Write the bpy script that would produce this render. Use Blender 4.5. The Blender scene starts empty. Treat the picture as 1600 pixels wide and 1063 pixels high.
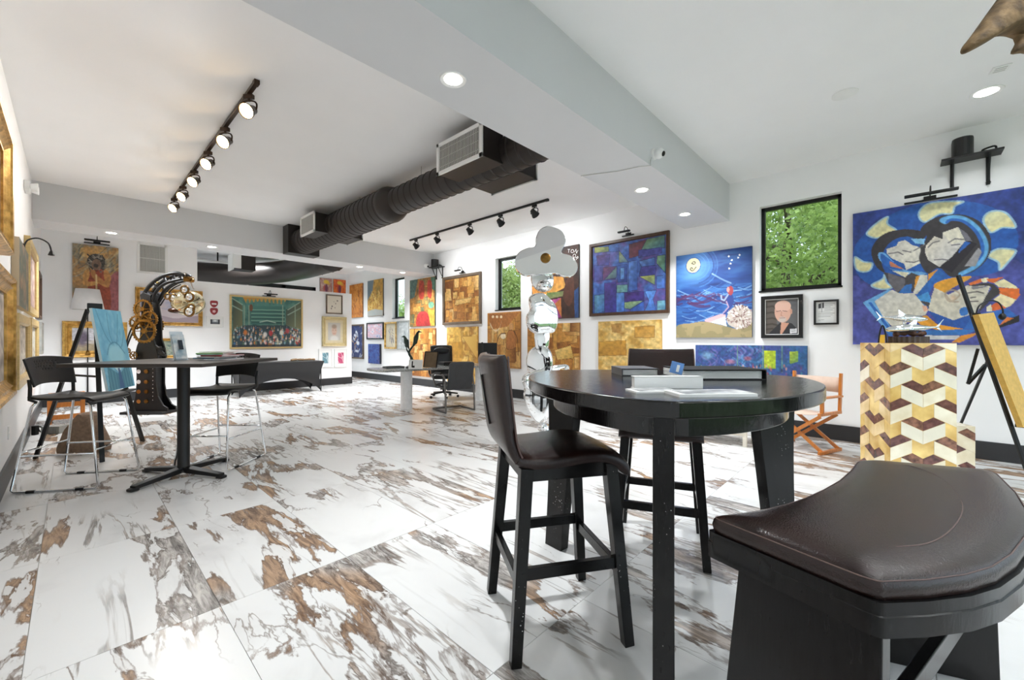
import bpy, bmesh, math, random
import numpy as np
from mathutils import Matrix, Vector, Euler

S = bpy.context.scene
PI = math.pi
# ------------------------------------------------------------------ camera
EYE = 1.26
YAW = math.radians(46.8)
FOC = 645.0
FX, FY = math.sin(YAW), math.cos(YAW)
RX, RY = FY, -FX
cam_d = bpy.data.cameras.new('camera')
cam_d.sensor_width = 36.0
cam_d.lens = FOC / 1600 * 36
cam_d.clip_start = 0.02
cam = bpy.data.objects.new('camera', cam_d)
S.collection.objects.link(cam)
cam.location = (0, 0, EYE)
cam.rotation_euler = (PI / 2, 0, -YAW)
S.camera = cam
# ------------------------------------------------------------------ sky, exposure
wd = bpy.data.worlds.new('sky')
S.world = wd
wd.use_nodes = True
bg = wd.node_tree.nodes['Background']
bg.inputs[0].default_value = (0.74, 0.87, 1.0, 1)
bg.inputs[1].default_value = 1.6
S.view_settings.view_transform = 'Standard'
S.view_settings.look = 'None'
S.view_settings.gamma = 1
S.view_settings.use_curve_mapping = False
S.view_settings.exposure = 0.72
S.cycles.max_bounces = 10
S.cycles.diffuse_bounces = 6
S.cycles.caustics_reflective = False
S.cycles.caustics_refractive = False
S.cycles.sample_clamp_indirect = 6.0


def portal(loc, rot, sx, sy):
    """marks a window opening so that the sky is sampled through it (gives no light of its own)"""
    d = bpy.data.lights.new('window_portal', 'AREA')
    d.shape = 'RECTANGLE'
    d.size, d.size_y = sx, sy
    d.cycles.is_portal = True
    o = bpy.data.objects.new('window_portal', d)
    S.collection.objects.link(o)
    o.location = loc
    o.rotation_euler = rot


# room: left wall X0, right wall X1, glazed entrance wall behind the camera Y0, far wall of the back room Y1
X0, X1, Y0, Y1, H = -0.40, 6.60, -3.40, 14.1, 3.55
YP = 11.62          # partition wall
XP0, XP1, ZP = 1.94, 5.56, 2.60
DOWN_W = 23.0       # watts of one ceiling downlight
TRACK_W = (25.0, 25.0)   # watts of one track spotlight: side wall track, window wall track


# ------------------------------------------------------------------ photo ray onto a plane of the room
def ray(u, v):
    k = (u - 800) / FOC
    return FX + RX * k, FY + RY * k, -(v - 531.5) / FOC


def onX(u, v, X=X1):
    a, b, c = ray(u, v)
    return X / a * b, EYE + X / a * c      # Y, z


def onY(u, v, Y=YP):
    a, b, c = ray(u, v)
    return Y / b * a, EYE + Y / b * c      # X, z


def onZ(u, v, z=0.0):
    a, b, c = ray(u, v)
    t = (z - EYE) / c
    return a * t, b * t                    # X, Y


# ------------------------------------------------------------------ materials
def lin1(c):
    c /= 255.0
    return c / 12.92 if c <= 0.04045 else ((c + 0.055) / 1.055) ** 2.4


def lin(c):
    return tuple(lin1(x) for x in c) + (1.0,)


MATS = {}


def nodes(m):
    m.use_nodes = True
    nt = m.node_tree
    return nt, nt.nodes['Principled BSDF']


def add(nt, t, **kw):
    n = nt.nodes.new(t)
    for k, v in kw.items():
        setattr(n, k, v)
    return n


def mat(name, col, rough=0.5, metal=0.0, var=0.06, scale=12.0, bump=0.0, bscale=60.0, coat=0.0, emit=None, es=0.0, stretch=(1, 1, 1), col2=None, spec=None):
    """plain procedural surface: base colour broken up by noise, optional fine relief"""
    if name in MATS:
        return MATS[name]
    m = bpy.data.materials.new(name)
    nt, p = nodes(m)
    tc = add(nt, 'ShaderNodeTexCoord')
    mp = add(nt, 'ShaderNodeMapping')
    mp.inputs['Scale'].default_value = stretch
    nt.links.new(tc.outputs['Object'], mp.inputs[0])
    nz = add(nt, 'ShaderNodeTexNoise')
    nz.inputs['Scale'].default_value = scale
    nz.inputs['Detail'].default_value = 4
    nt.links.new(mp.outputs[0], nz.inputs['Vector'])
    rp = add(nt, 'ShaderNodeValToRGB')
    a = lin(col)
    b = lin(col2) if col2 else a
    rp.color_ramp.elements[0].position = 0.3
    rp.color_ramp.elements[1].position = 0.7
    rp.color_ramp.elements[0].color = tuple(x * (1 - var) for x in a[:3]) + (1,)
    rp.color_ramp.elements[1].color = tuple(min(1, x * (1 + var)) for x in b[:3]) + (1,)
    nt.links.new(nz.outputs['Fac'], rp.inputs[0])
    nt.links.new(rp.outputs[0], p.inputs['Base Color'])
    p.inputs['Roughness'].default_value = rough
    p.inputs['Metallic'].default_value = metal
    p.inputs['Coat Weight'].default_value = coat
    if spec is not None:
        p.inputs['Specular IOR Level'].default_value = spec
    if bump:
        n2 = add(nt, 'ShaderNodeTexNoise')
        n2.inputs['Scale'].default_value = bscale
        n2.inputs['Detail'].default_value = 3
        nt.links.new(mp.outputs[0], n2.inputs['Vector'])
        bp = add(nt, 'ShaderNodeBump')
        bp.inputs['Strength'].default_value = bump
        bp.inputs['Distance'].default_value = 0.01
        nt.links.new(n2.outputs['Fac'], bp.inputs['Height'])
        nt.links.new(bp.outputs[0], p.inputs['Normal'])
    if emit:
        p.inputs['Emission Color'].default_value = lin(emit)
        p.inputs['Emission Strength'].default_value = es
    MATS[name] = m
    return m


def marble_tile():
    m = bpy.data.materials.new('veined_marble_tile')
    nt, p = nodes(m)
    L = nt.links.new
    tc = add(nt, 'ShaderNodeTexCoord')
    oi = add(nt, 'ShaderNodeObjectInfo')
    mul = add(nt, 'ShaderNodeVectorMath', operation='SCALE')
    mul.inputs[0].default_value = (71.3, 37.7, 53.1)
    L(oi.outputs['Random'], mul.inputs['Scale'])
    ad = add(nt, 'ShaderNodeVectorMath', operation='ADD')
    L(tc.outputs['Object'], ad.inputs[0])
    L(mul.outputs[0], ad.inputs[1])

    def noise(scale, detail, dist, stretch=(1, 1, 1), rot=0.0, rough=0.55):
        mp = add(nt, 'ShaderNodeMapping')
        mp.inputs['Rotation'].default_value = (0, 0, rot)
        mp.inputs['Scale'].default_value = stretch
        L(ad.outputs[0], mp.inputs[0])
        n = add(nt, 'ShaderNodeTexNoise')
        n.inputs['Scale'].default_value = scale
        n.inputs['Detail'].default_value = detail
        n.inputs['Roughness'].default_value = rough
        n.inputs['Distortion'].default_value = dist
        L(mp.outputs[0], n.inputs['Vector'])
        return n.outputs['Fac']

    def math_(op, a, b=None, c=None, clamp=False):
        n = add(nt, 'ShaderNodeMath', operation=op)
        n.use_clamp = clamp
        for i, x in enumerate((a, b, c)):
            if x is None:
                continue
            if isinstance(x, (int, float)):
                n.inputs[i].default_value = x
            else:
                L(x, n.inputs[i])
        return n.outputs[0]

    def sstep(x, lo, hi, a=0.0, b=1.0):
        n = add(nt, 'ShaderNodeMapRange', interpolation_type='SMOOTHSTEP')
        L(x, n.inputs[0])
        n.inputs[1].default_value = lo
        n.inputs[2].default_value = hi
        n.inputs[3].default_value = a
        n.inputs[4].default_value = b
        return n.outputs[0]

    def mix(f, a, b):
        n = add(nt, 'ShaderNodeMix', data_type='RGBA')
        if isinstance(f, (int, float)):
            n.inputs[0].default_value = f
        else:
            L(f, n.inputs[0])
        for i, x in ((6, a), (7, b)):
            if isinstance(x, tuple):
                n.inputs[i].default_value = x
            else:
                L(x, n.inputs[i])
        return n.outputs[2]

    # wide smoky bands running along the tile, broken by white islands, with streaky grain
    n1 = noise(1.15, 8, 0.45, (1.9, 0.50, 1), 0.30, 0.58)
    v = math_('ABSOLUTE', math_('SUBTRACT', n1, 0.5))
    presence = noise(0.95, 1, 0.1, (1.3, 0.8, 1), 0.5)
    wid = sstep(presence, 0.40, 0.66, -0.008, 0.078)
    d = math_('SUBTRACT', wid, v)
    band = sstep(d, -0.004, 0.014)
    rim = math_('MULTIPLY', sstep(d, -0.006, 0.004), sstep(d, 0.006, 0.022, 1, 0))
    isl = noise(3.2, 6, 0.6, (2.3, 0.50, 1), 0.30, 0.62)
    island = sstep(isl, 0.54, 0.575)
    body = math_('MULTIPLY', band, math_('SUBTRACT', 1.0, math_('MULTIPLY', island, 0.92)))
    rim2 = math_('MULTIPLY', band, math_('MULTIPLY', sstep(isl, 0.515, 0.54), sstep(isl, 0.545, 0.565, 1, 0)))
    hue = noise(1.1, 3, 0.3, (1, .6, 1), 0.3)
    grain = noise(9, 7, 0.8, (2.4, 0.38, 1), 0.35, 0.72)
    gr = sstep(grain, 0.32, 0.68)
    rust = mix(gr, lin((90, 66, 48)), lin((180, 146, 114)))
    grey = mix(gr, lin((78, 72, 68)), lin((204, 198, 192)))
    fill = mix(sstep(hue, 0.44, 0.56), rust, grey)
    cloud = noise(2.0, 5, 0.4, (1, .7, 1), 0.2)
    white = mix(sstep(cloud, 0.50, 0.75), lin((218, 218, 217)), lin((202, 201, 200)))
    n5 = noise(1.5, 6, 0.6, (1.5, 0.42, 1), 0.45)
    gate = sstep(noise(0.9, 1, 0, (1, 1, 1), 0.1), 0.45, 0.55)
    hair = math_('MULTIPLY', math_('MULTIPLY', sstep(math_('ABSOLUTE', math_('SUBTRACT', n5, 0.52)), 0.0, 0.007, 1, 0), gate), 0.7)
    n6 = noise(2.1, 6, 0.5, (2.4, 0.28, 1), 0.28)
    gate2 = sstep(noise(1.2, 2, 0, (1, .7, 1), 0.9), 0.47, 0.62)
    streak = math_('MULTIPLY', math_('MULTIPLY', sstep(math_('ABSOLUTE', math_('SUBTRACT', n6, 0.5)), 0.004, 0.026, 1, 0), gate2), 0.75)
    c = mix(hair, white, lin((112, 98, 86)))
    c = mix(streak, c, mix(gr, lin((66, 58, 54)), lin((172, 158, 146))))
    c = mix(math_('MULTIPLY', body, 0.94), c, fill)
    c = mix(math_('MULTIPLY', rim, 0.55), c, lin((92, 66, 46)))
    c = mix(math_('MULTIPLY', rim2, 0.55), c, lin((70, 56, 48)))
    L(c, p.inputs['Base Color'])
    p.inputs['Roughness'].default_value = 0.27
    p.inputs['Specular IOR Level'].default_value = 0.4
    return m


def black_wood(name='black_stained_oak', specks=True, base=(13, 12, 12), rough=0.25, spec=0.32, relief=0.12):
    m = bpy.data.materials.new(name)
    nt, p = nodes(m)
    L = nt.links.new
    tc = add(nt, 'ShaderNodeTexCoord')
    mp = add(nt, 'ShaderNodeMapping')
    mp.inputs['Scale'].default_value = (18, 120, 18)
    L(tc.outputs['Object'], mp.inputs[0])
    nz = add(nt, 'ShaderNodeTexNoise')
    nz.inputs['Scale'].default_value = 1.0
    nz.inputs['Detail'].default_value = 6
    nz.inputs['Distortion'].default_value = 0.6
    L(mp.outputs[0], nz.inputs['Vector'])
    rp = add(nt, 'ShaderNodeValToRGB')
    rp.color_ramp.elements[0].position = 0.35
    rp.color_ramp.elements[0].color = lin(tuple(x * 0.7 for x in base))
    rp.color_ramp.elements[1].position = 0.75
    rp.color_ramp.elements[1].color = lin(tuple(x * 1.6 + 8 for x in base))
    L(nz.outputs['Fac'], rp.inputs[0])
    out = rp.outputs[0]
    if specks:
        vo = add(nt, 'ShaderNodeTexVoronoi')
        vo.inputs['Scale'].default_value = 70
        L(tc.outputs['Object'], vo.inputs['Vector'])
        n3 = add(nt, 'ShaderNodeTexNoise')
        n3.inputs['Scale'].default_value = 7
        L(tc.outputs['Object'], n3.inputs['Vector'])
        lt = add(nt, 'ShaderNodeMath', operation='LESS_THAN')
        L(vo.outputs['Distance'], lt.inputs[0])
        mr = add(nt, 'ShaderNodeMapRange')
        L(n3.outputs['Fac'], mr.inputs[0])
        mr.inputs[1].default_value, mr.inputs[2].default_value = 0.5, 0.8
        mr.inputs[3].default_value, mr.inputs[4].default_value = 0.0, 0.22
        L(mr.outputs[0], lt.inputs[1])
        mx = add(nt, 'ShaderNodeMix', data_type='RGBA')
        L(lt.outputs[0], mx.inputs[0])
        L(out, mx.inputs[6])
        mx.inputs[7].default_value = lin((190, 190, 188))
        out = mx.outputs[2]
    L(out, p.inputs['Base Color'])
    p.inputs['Roughness'].default_value = rough
    p.inputs['Specular IOR Level'].default_value = spec
    bp = add(nt, 'ShaderNodeBump')
    bp.inputs['Strength'].default_value = relief
    bp.inputs['Distance'].default_value = 0.004
    L(nz.outputs['Fac'], bp.inputs['Height'])
    L(bp.outputs[0], p.inputs['Normal'])
    MATS[name] = m
    return m


def paint_mat():
    m = bpy.data.materials.new('artist_paint')
    nt, p = nodes(m)
    a = add(nt, 'ShaderNodeAttribute', attribute_name='paint')
    nt.links.new(a.outputs['Color'], p.inputs['Base Color'])
    p.inputs['Roughness'].default_value = 0.55
    tc = add(nt, 'ShaderNodeTexCoord')
    nz = add(nt, 'ShaderNodeTexNoise')
    nz.inputs['Scale'].default_value = 90
    nt.links.new(tc.outputs['Object'], nz.inputs['Vector'])
    bp = add(nt, 'ShaderNodeBump')
    bp.inputs['Strength'].default_value = 0.15
    bp.inputs['Distance'].default_value = 0.004
    nt.links.new(nz.outputs['Fac'], bp.inputs['Height'])
    nt.links.new(bp.outputs[0], p.inputs['Normal'])
    return m


def glass_mat():
    m = bpy.data.materials.new('window_glass')
    m.use_nodes = True
    nt = m.node_tree
    nt.nodes.clear()
    o = add(nt, 'ShaderNodeOutputMaterial')
    t = add(nt, 'ShaderNodeBsdfTransparent')
    t.inputs[0].default_value = (0.95, 0.97, 0.96, 1)
    g = add(nt, 'ShaderNodeBsdfGlossy')
    g.inputs['Roughness'].default_value = 0.02
    fr = add(nt, 'ShaderNodeFresnel')
    fr.inputs[0].default_value = 1.45
    mx = add(nt, 'ShaderNodeMixShader')
    ge = add(nt, 'ShaderNodeNewGeometry')          # mirror only off the face that looks at the ray, not from inside the sheet
    iv = add(nt, 'ShaderNodeMath', operation='SUBTRACT')
    iv.inputs[0].default_value = 1.0
    nt.links.new(ge.outputs['Backfacing'], iv.inputs[1])
    ml = add(nt, 'ShaderNodeMath', operation='MULTIPLY')
    nt.links.new(fr.outputs[0], ml.inputs[0])
    nt.links.new(iv.outputs[0], ml.inputs[1])
    nt.links.new(ml.outputs[0], mx.inputs[0])
    nt.links.new(t.outputs[0], mx.inputs[1])
    nt.links.new(g.outputs[0], mx.inputs[2])
    nt.links.new(mx.outputs[0], o.inputs[0])
    return m


M_TILE = marble_tile()
M_OAK = black_wood()
M_OAK2 = black_wood('black_oak_plain', specks=False)
M_OAK3 = black_wood('black_oak_polished', specks=False, base=(16, 15, 15), rough=0.14, spec=0.5, relief=0.2)
M_PAINT = paint_mat()
M_GLASS = glass_mat()
M_WALL = mat('white_wall_paint', (243, 243, 243), 0.6, var=0.012, scale=3, bump=0.03, bscale=180)
M_CEIL = mat('ceiling_paint', (243, 243, 243), 0.75, var=0.012, scale=2, bump=0.03, bscale=160)
M_BEAM = mat('grey_beam_paint', (214, 215, 217), 0.7, var=0.012, scale=2, bump=0.03, bscale=160)
M_BASE = mat('charcoal_baseboard_paint', (43, 43, 45), 0.4, var=0.06)
M_GROUT = mat('grey_grout', (176, 174, 170), 0.8, scale=40)
M_BLACK = mat('black_metal', (18, 18, 19), 0.4, 0.2, var=0.1)
M_MATTE = mat('matte_black', (16, 16, 17), 0.7, var=0.1)
M_PLAST = mat('black_plastic', (15, 15, 16), 0.45, var=0.08, bump=0.05, bscale=200)
M_CHROME = mat('polished_chrome', (232, 234, 236), 0.06, 1.0, var=0.01)
M_MIRROR = mat('mirror_steel', (238, 238, 238), 0.03, 1.0, var=0.01)
M_LEATH = mat('dark_brown_leather', (36, 19, 16), 0.27, var=0.35, scale=9, bump=0.18, bscale=260)
M_LEATH2 = mat('black_leather', (18, 18, 19), 0.34, var=0.15, scale=9, bump=0.15, bscale=240)
M_SEAM = mat('leather_stitching', (96, 76, 72), 0.6, var=0.1)
M_DUCT = mat('painted_black_duct', (40, 34, 31), 0.45, 0.2, var=0.12, scale=5)
M_WHITE = mat('white_enamel', (236, 236, 234), 0.35, var=0.01)
M_GRILLE = mat('grey_grille', (196, 196, 192), 0.5, var=0.03)
M_GOLD = mat('gilded_wood', (178, 132, 56), 0.34, 0.55, var=0.25, scale=14, bump=0.2, bscale=70, col2=(214, 172, 96))
M_PGOLD = mat('pale_gold_wood', (203, 176, 120), 0.42, 0.2, var=0.12, scale=10, stretch=(1, 1, 6))
M_BRASS = mat('antique_brass', (128, 94, 44), 0.3, 0.9, var=0.35, scale=20)
M_ORANGE = mat('orange_varnished_wood', (196, 118, 42), 0.35, var=0.15, scale=4, stretch=(12, 12, 2), coat=0.3)
M_WALNUT = mat('walnut_frame', (74, 50, 34), 0.4, var=0.25, scale=6, stretch=(3, 3, 1))
M_LIGHT = mat('lit_lens', (255, 255, 255), 0.4, emit=(255, 252, 246), es=9.0, var=0)
M_WARM = mat('lit_warm_bulb', (255, 240, 214), 0.4, emit=(255, 214, 150), es=22.0, var=0)
M_STONE = mat('brown_sandstone', (140, 116, 96), 0.85, var=0.22, scale=30, bump=0.5, bscale=45)
M_PAPER = mat('white_paper', (238, 238, 236), 0.6, var=0.02)


# ------------------------------------------------------------------ mesh building
class MB:
    def __init__(s):
        s.v, s.f, s.M = [], [], None

    def add(s, vs, fs, M=None):
        n = len(s.v)
        for p in vs:
            p = Vector(p)
            if M is not None:
                p = M @ p
            if s.M is not None:
                p = s.M @ p
            s.v.append(tuple(p))
        s.f += [tuple(n + i for i in f) for f in fs]
        return s

    def box(s, c, d, rz=0.0, M=None):
        x, y, z = (k / 2 for k in d)
        vs = [(a, b, e) for a in (-x, x) for b in (-y, y) for e in (-z, z)]
        fs = [(0, 1, 3, 2), (4, 6, 7, 5), (0, 4, 5, 1), (2, 3, 7, 6), (0, 2, 6, 4), (1, 5, 7, 3)]
        T = Matrix.Translation(c) @ Matrix.Rotation(rz, 4, 'Z')
        if M is not None:
            T = T @ M
        return s.add(vs, fs, T)

    def b2(s, lo, hi):
        return s.box([(a + b) / 2 for a, b in zip(lo, hi)], [abs(b - a) for a, b in zip(lo, hi)])

    def bar(s, p, q, w, h, w2=None, h2=None, up=(0, 0, 1)):
        p, q = Vector(p), Vector(q)
        d = (q - p).normalized()
        a = d.cross(Vector(up))
        if a.length < 1e-4:
            a = d.cross(Vector((0, 1, 0)))
        a.normalize()
        b = a.cross(d)
        w2, h2 = w2 or w, h2 or h
        vs = [p + a * i * w / 2 + b * j * h / 2 for i, j in ((-1, -1), (1, -1), (1, 1), (-1, 1))]
        vs += [q + a * i * w2 / 2 + b * j * h2 / 2 for i, j in ((-1, -1), (1, -1), (1, 1), (-1, 1))]
        return s.add(vs, [(3, 2, 1, 0), (4, 5, 6, 7), (0, 1, 5, 4), (1, 2, 6, 5), (2, 3, 7, 6), (3, 0, 4, 7)])

    def tube(s, pts, r, n=8, closed=False):
        pts = [Vector(p) for p in pts]
        m = len(pts)
        rs = r if isinstance(r, (list, tuple)) else [r] * m
        rings, a = [], None
        for i, p in enumerate(pts):
            if closed:
                t = pts[(i + 1) % m] - pts[i - 1]
            else:
                t = pts[min(i + 1, m - 1)] - pts[max(i - 1, 0)]
            t.normalize()
            if a is None:
                a = t.orthogonal().normalized()
            else:
                a = (a - t * a.dot(t))
                a = a.normalized() if a.length > 1e-6 else t.orthogonal().normalized()
            b = t.cross(a)
            rings.append([p + (a * math.cos(2 * PI * k / n) + b * math.sin(2 * PI * k / n)) * rs[i] for k in range(n)])
        return s.loft(rings, closed=closed)

    def loft(s, rings, closed=False, caps=True):
        n = len(rings[0])
        vs = [p for r in rings for p in r]
        fs = []
        m = len(rings)
        for i in range(m if closed else m - 1):
            j = (i + 1) % m
            for k in range(n):
                l = (k + 1) % n
                fs.append((i * n + k, i * n + l, j * n + l, j * n + k))
        if caps and not closed:
            fs.append(tuple(reversed(range(n))))
            fs.append(tuple(range((m - 1) * n, m * n)))
        return s.add(vs, fs)

    def lathe(s, prof, n=20, c=(0, 0, 0), M=None):
        """prof: (radius, z) pairs"""
        rings = [[(r * math.cos(2 * PI * k / n), r * math.sin(2 * PI * k / n), z) for k in range(n)] for r, z in prof]
        T = Matrix.Translation(c)
        if M is not None:
            T = T @ M
        rings = [[T @ Vector(p) for p in r] for r in rings]
        return s.loft(rings)

    def prism(s, poly, z0, z1, M=None):
        n = len(poly)
        vs = [(x, y, z0) for x, y in poly] + [(x, y, z1) for x, y in poly]
        fs = [tuple(reversed(range(n))), tuple(range(n, 2 * n))]
        fs += [(i, (i + 1) % n, n + (i + 1) % n, n + i) for i in range(n)]
        return s.add(vs, fs, M)

    def ball(s, c, r, n=14, M=None):
        r = r if isinstance(r, (tuple, list)) else (r, r, r)
        m = n // 2
        rings = []
        T = Matrix.Translation(c)
        if M is not None:
            T = T @ M
        for i in range(m + 1):
            a = -PI / 2 + PI * i / m
            ca = max(math.cos(a), 0.02)
            rings.append([T @ Vector((r[0] * ca * math.cos(2 * PI * k / n), r[1] * ca * math.sin(2 * PI * k / n), r[2] * math.sin(a))) for k in range(n)])
        return s.loft(rings)

    def sheet(s, rows):
        n, m = len(rows[0]), len(rows)
        return s.add([p for r in rows for p in r], [(i * n + k, i * n + k + 1, (i + 1) * n + k + 1, (i + 1) * n + k) for i in range(m - 1) for k in range(n - 1)])

    def build(s, name, m, parent=None, smooth=False, bevel=0.0, solid=0.0, sub=0, recalc=True, auto=None):
        me = bpy.data.meshes.new(name)
        me.from_pydata(s.v, [], s.f)
        if recalc:
            bm = bmesh.new()
            bm.from_mesh(me)
            bmesh.ops.recalc_face_normals(bm, faces=bm.faces)
            bm.to_mesh(me)
            bm.free()
        me.materials.append(m)
        if smooth:
            me.polygons.foreach_set('use_smooth', [True] * len(me.polygons))
            if auto:
                me.set_sharp_from_angle(angle=math.radians(auto))
        o = bpy.data.objects.new(name, me)
        S.collection.objects.link(o)
        if parent is not None:
            o.parent = parent
        if solid:
            md = o.modifiers.new('thickness', 'SOLIDIFY')
            md.thickness = solid
            md.offset = 0
        if bevel:
            md = o.modifiers.new('edge', 'BEVEL')
            md.width = bevel
            md.segments = 2
            md.limit_method = 'ANGLE'
            md.angle_limit = math.radians(40)
        if sub:
            md = o.modifiers.new('smooth', 'SUBSURF')
            md.levels = md.render_levels = sub
        return o


def tag(o, label, cat, group=None):
    o['label'] = label
    o['category'] = cat
    if group:
        o['group'] = group
    return o


def thing(name, label, cat, loc=(0, 0, 0), rz=0.0, group=None):
    o = bpy.data.objects.new(name, None)
    o.empty_display_size = 0.1
    S.collection.objects.link(o)
    o.location = loc
    o.rotation_euler = (0, 0, rz)
    return tag(o, label, cat, group)


def struct(name, mb, m, parent=None, label=None, **kw):
    o = mb.build(name, m, parent, **kw)
    if parent is None:
        o['kind'] = 'structure'
        if label:
            o['label'] = label
    return o


def copy_tree(o, parent=None):
    c = o.copy()
    S.collection.objects.link(c)
    c.parent = parent
    for ch in [x for x in o.children]:
        copy_tree(ch, c)
    return c


def catmull(pts, n=6, closed=False):
    out = []
    m = len(pts)
    for i in range(m if closed else m - 1):
        if closed:
            p = [np.array(pts[(i + k) % m], float) for k in (-1, 0, 1, 2)]
        else:
            p = [np.array(pts[min(max(i + k, 0), m - 1)], float) for k in (-1, 0, 1, 2)]
        for j in range(n):
            t = j / n
            out.append(tuple(0.5 * (2 * p[1] + (p[2] - p[0]) * t + (2 * p[0] - 5 * p[1] + 4 * p[2] - p[3]) * t * t + (3 * p[1] - p[0] - 3 * p[2] + p[3]) * t ** 3)))
    if not closed:
        out.append(tuple(float(x) for x in pts[-1]))
    return out


def arc(cx, cy, r, a0, a1, n):
    return [(cx + r * math.cos(math.radians(a0 + (a1 - a0) * i / n)), cy + r * math.sin(math.radians(a0 + (a1 - a0) * i / n))) for i in range(n + 1)]


def lettering(text, size, m, parent, loc, rot, name='lettering', depth=0.001):
    cu = bpy.data.curves.new(name, 'FONT')
    cu.body = text
    cu.size = size
    cu.extrude = depth
    cu.align_x = 'CENTER'
    cu.align_y = 'CENTER'
    tmp = bpy.data.objects.new(name, cu)
    S.collection.objects.link(tmp)
    dg = bpy.context.evaluated_depsgraph_get()
    me = bpy.data.meshes.new_from_object(tmp.evaluated_get(dg))
    bpy.data.objects.remove(tmp)
    me.materials.clear()
    me.materials.append(m)
    o = bpy.data.objects.new(name, me)
    S.collection.objects.link(o)
    o.parent = parent
    o.location = loc
    o.rotation_euler = rot
    return o


# ================================================================== THE ROOM
# floor: grout bed with every tile a piece of its own
fl = MB().b2((X0 - .2, Y0 - .2, -0.12), (X1 + .2, Y1 + .2, -0.004))
floor = struct('floor', fl, M_GROUT)
TX, TY = 0.61, 1.22
tile_mesh = None
random.seed(3)
for i in range(-2, 11):
    for j in range(-5, 10):
        x0, y0 = 0.48 + i * TX, 2.34 + j * TY
        xa, xb = max(x0, X0), min(x0 + TX, X1)
        ya, yb = max(y0, Y0), min(y0 + TY, Y1)
        if xb - xa < 0.03 or yb - ya < 0.03:
            continue
        full = xb - xa > TX - 1e-4 and yb - ya > TY - 1e-4
        cx, cy = (xa + xb) / 2, (ya + yb) / 2
        if full and tile_mesh:
            t = bpy.data.objects.new('tile', tile_mesh)
            S.collection.objects.link(t)
            t.parent = floor
        else:
            g = 0.0012
            t = MB().box((0, 0, -0.003), (xb - xa - 2 * g, yb - ya - 2 * g, 0.006)).build('tile', M_TILE, floor)
            if full:
                tile_mesh = t.data
        t.location = (cx, cy, 0)
        if random.random() < 0.5:
            t.rotation_euler = (0, 0, PI)

# walls
T = 0.22
WIN = []      # windows in the right wall: (y0, y1, z0, z1)
for (u0, v0, u1, v1, vb) in ((613, 434.5, 632, 433, 497), (774, 404.5, 813.5, 397.5, 483.5), (1187, 323, 1315, 300, 451)):
    ya, za = onX(u0, v0)
    yb, zb = onX(u1, v1)
    zc = onX((u0 + u1) / 2, vb)[1]
    WIN.append((yb, ya, zc, (za + zb) / 2))
wl = struct('wall_left', MB().b2((X0 - T, Y0 - T, 0), (X0, Y1 + T, H)), M_WALL)
mb = MB()
ys = [Y0 - T]
for y0, y1, z0, z1 in sorted(WIN):
    mb.b2((X1, ys[-1], 0), (X1 + T, y0, H))
    mb.b2((X1, y0, 0), (X1 + T, y1, z0))
    mb.b2((X1, y0, z1), (X1 + T, y1, H))
    ys.append(y1)
mb.b2((X1, ys[-1], 0), (X1 + T, Y1 + T, H))
wr = struct('wall_right', mb, M_WALL)
for k, (y0, y1, z0, z1) in enumerate(sorted(WIN)):
    w = struct('window_%d' % (k + 1), MB().b2((X1 + .10, y0, z0), (X1 + .16, y0 + .045, z1)).b2((X1 + .10, y1 - .045, z0), (X1 + .16, y1, z1))
               .b2((X1 + .10, y0, z0), (X1 + .16, y1, z0 + .045)).b2((X1 + .10, y0, z1 - .045), (X1 + .16, y1, z1)), M_BLACK)
    MB().b2((X1 + .127, y0 + .03, z0 + .03), (X1 + .133, y1 - .03, z1 - .03)).build('pane', M_GLASS, w)
    MB().b2((X1 - .012, y0 - .01, z0 - .02), (X1 + .11, y1 + .01, z0 + .002)).build('window_sill', M_BLACK, w)
    portal((X1 + .2, (y0 + y1) / 2, (z0 + z1) / 2), (0, PI / 2, 0), z1 - z0, y1 - y0)
# partition in front of the back room
struct('wall_partition', MB().b2((X0, YP, 0), (XP0, YP + .14, H)).b2((XP0, YP, 0), (XP1, YP + .14, ZP)), M_WALL)
# far wall of the back room with a glazed storefront
SX0, SX1, SZ = 3.58, 5.51, 3.0
struct('wall_back', MB().b2((X0, Y1, 0), (SX0, Y1 + T, H)).b2((SX1, Y1, 0), (X1, Y1 + T, H)).b2((SX0, Y1, SZ), (SX1, Y1 + T, H)), M_WALL)
w = MB()
for x in (SX0, (SX0 + SX1) / 2 - .05, SX1 - .1):
    w.b2((x, Y1 - .02, 0), (x + .1, Y1 + .08, SZ))
for z in (0, 2.2, SZ - .14):
    w.b2((SX0, Y1 - .02, z), (SX1, Y1 + .08, z + .14))
w = struct('window_4', w, M_BLACK)
for x in (SX0 + .05, (SX0 + SX1) / 2):
    for z0, z1 in ((.1, 2.25), (2.3, SZ - .1)):
        MB().b2((x, Y1 + .02, z0), (x + .92, Y1 + .03, z1)).build('pane', M_GLASS, w)
portal(((SX0 + SX1) / 2, Y1 + .2, SZ / 2), (-PI / 2, 0, 0), SX1 - SX0, SZ)
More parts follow.
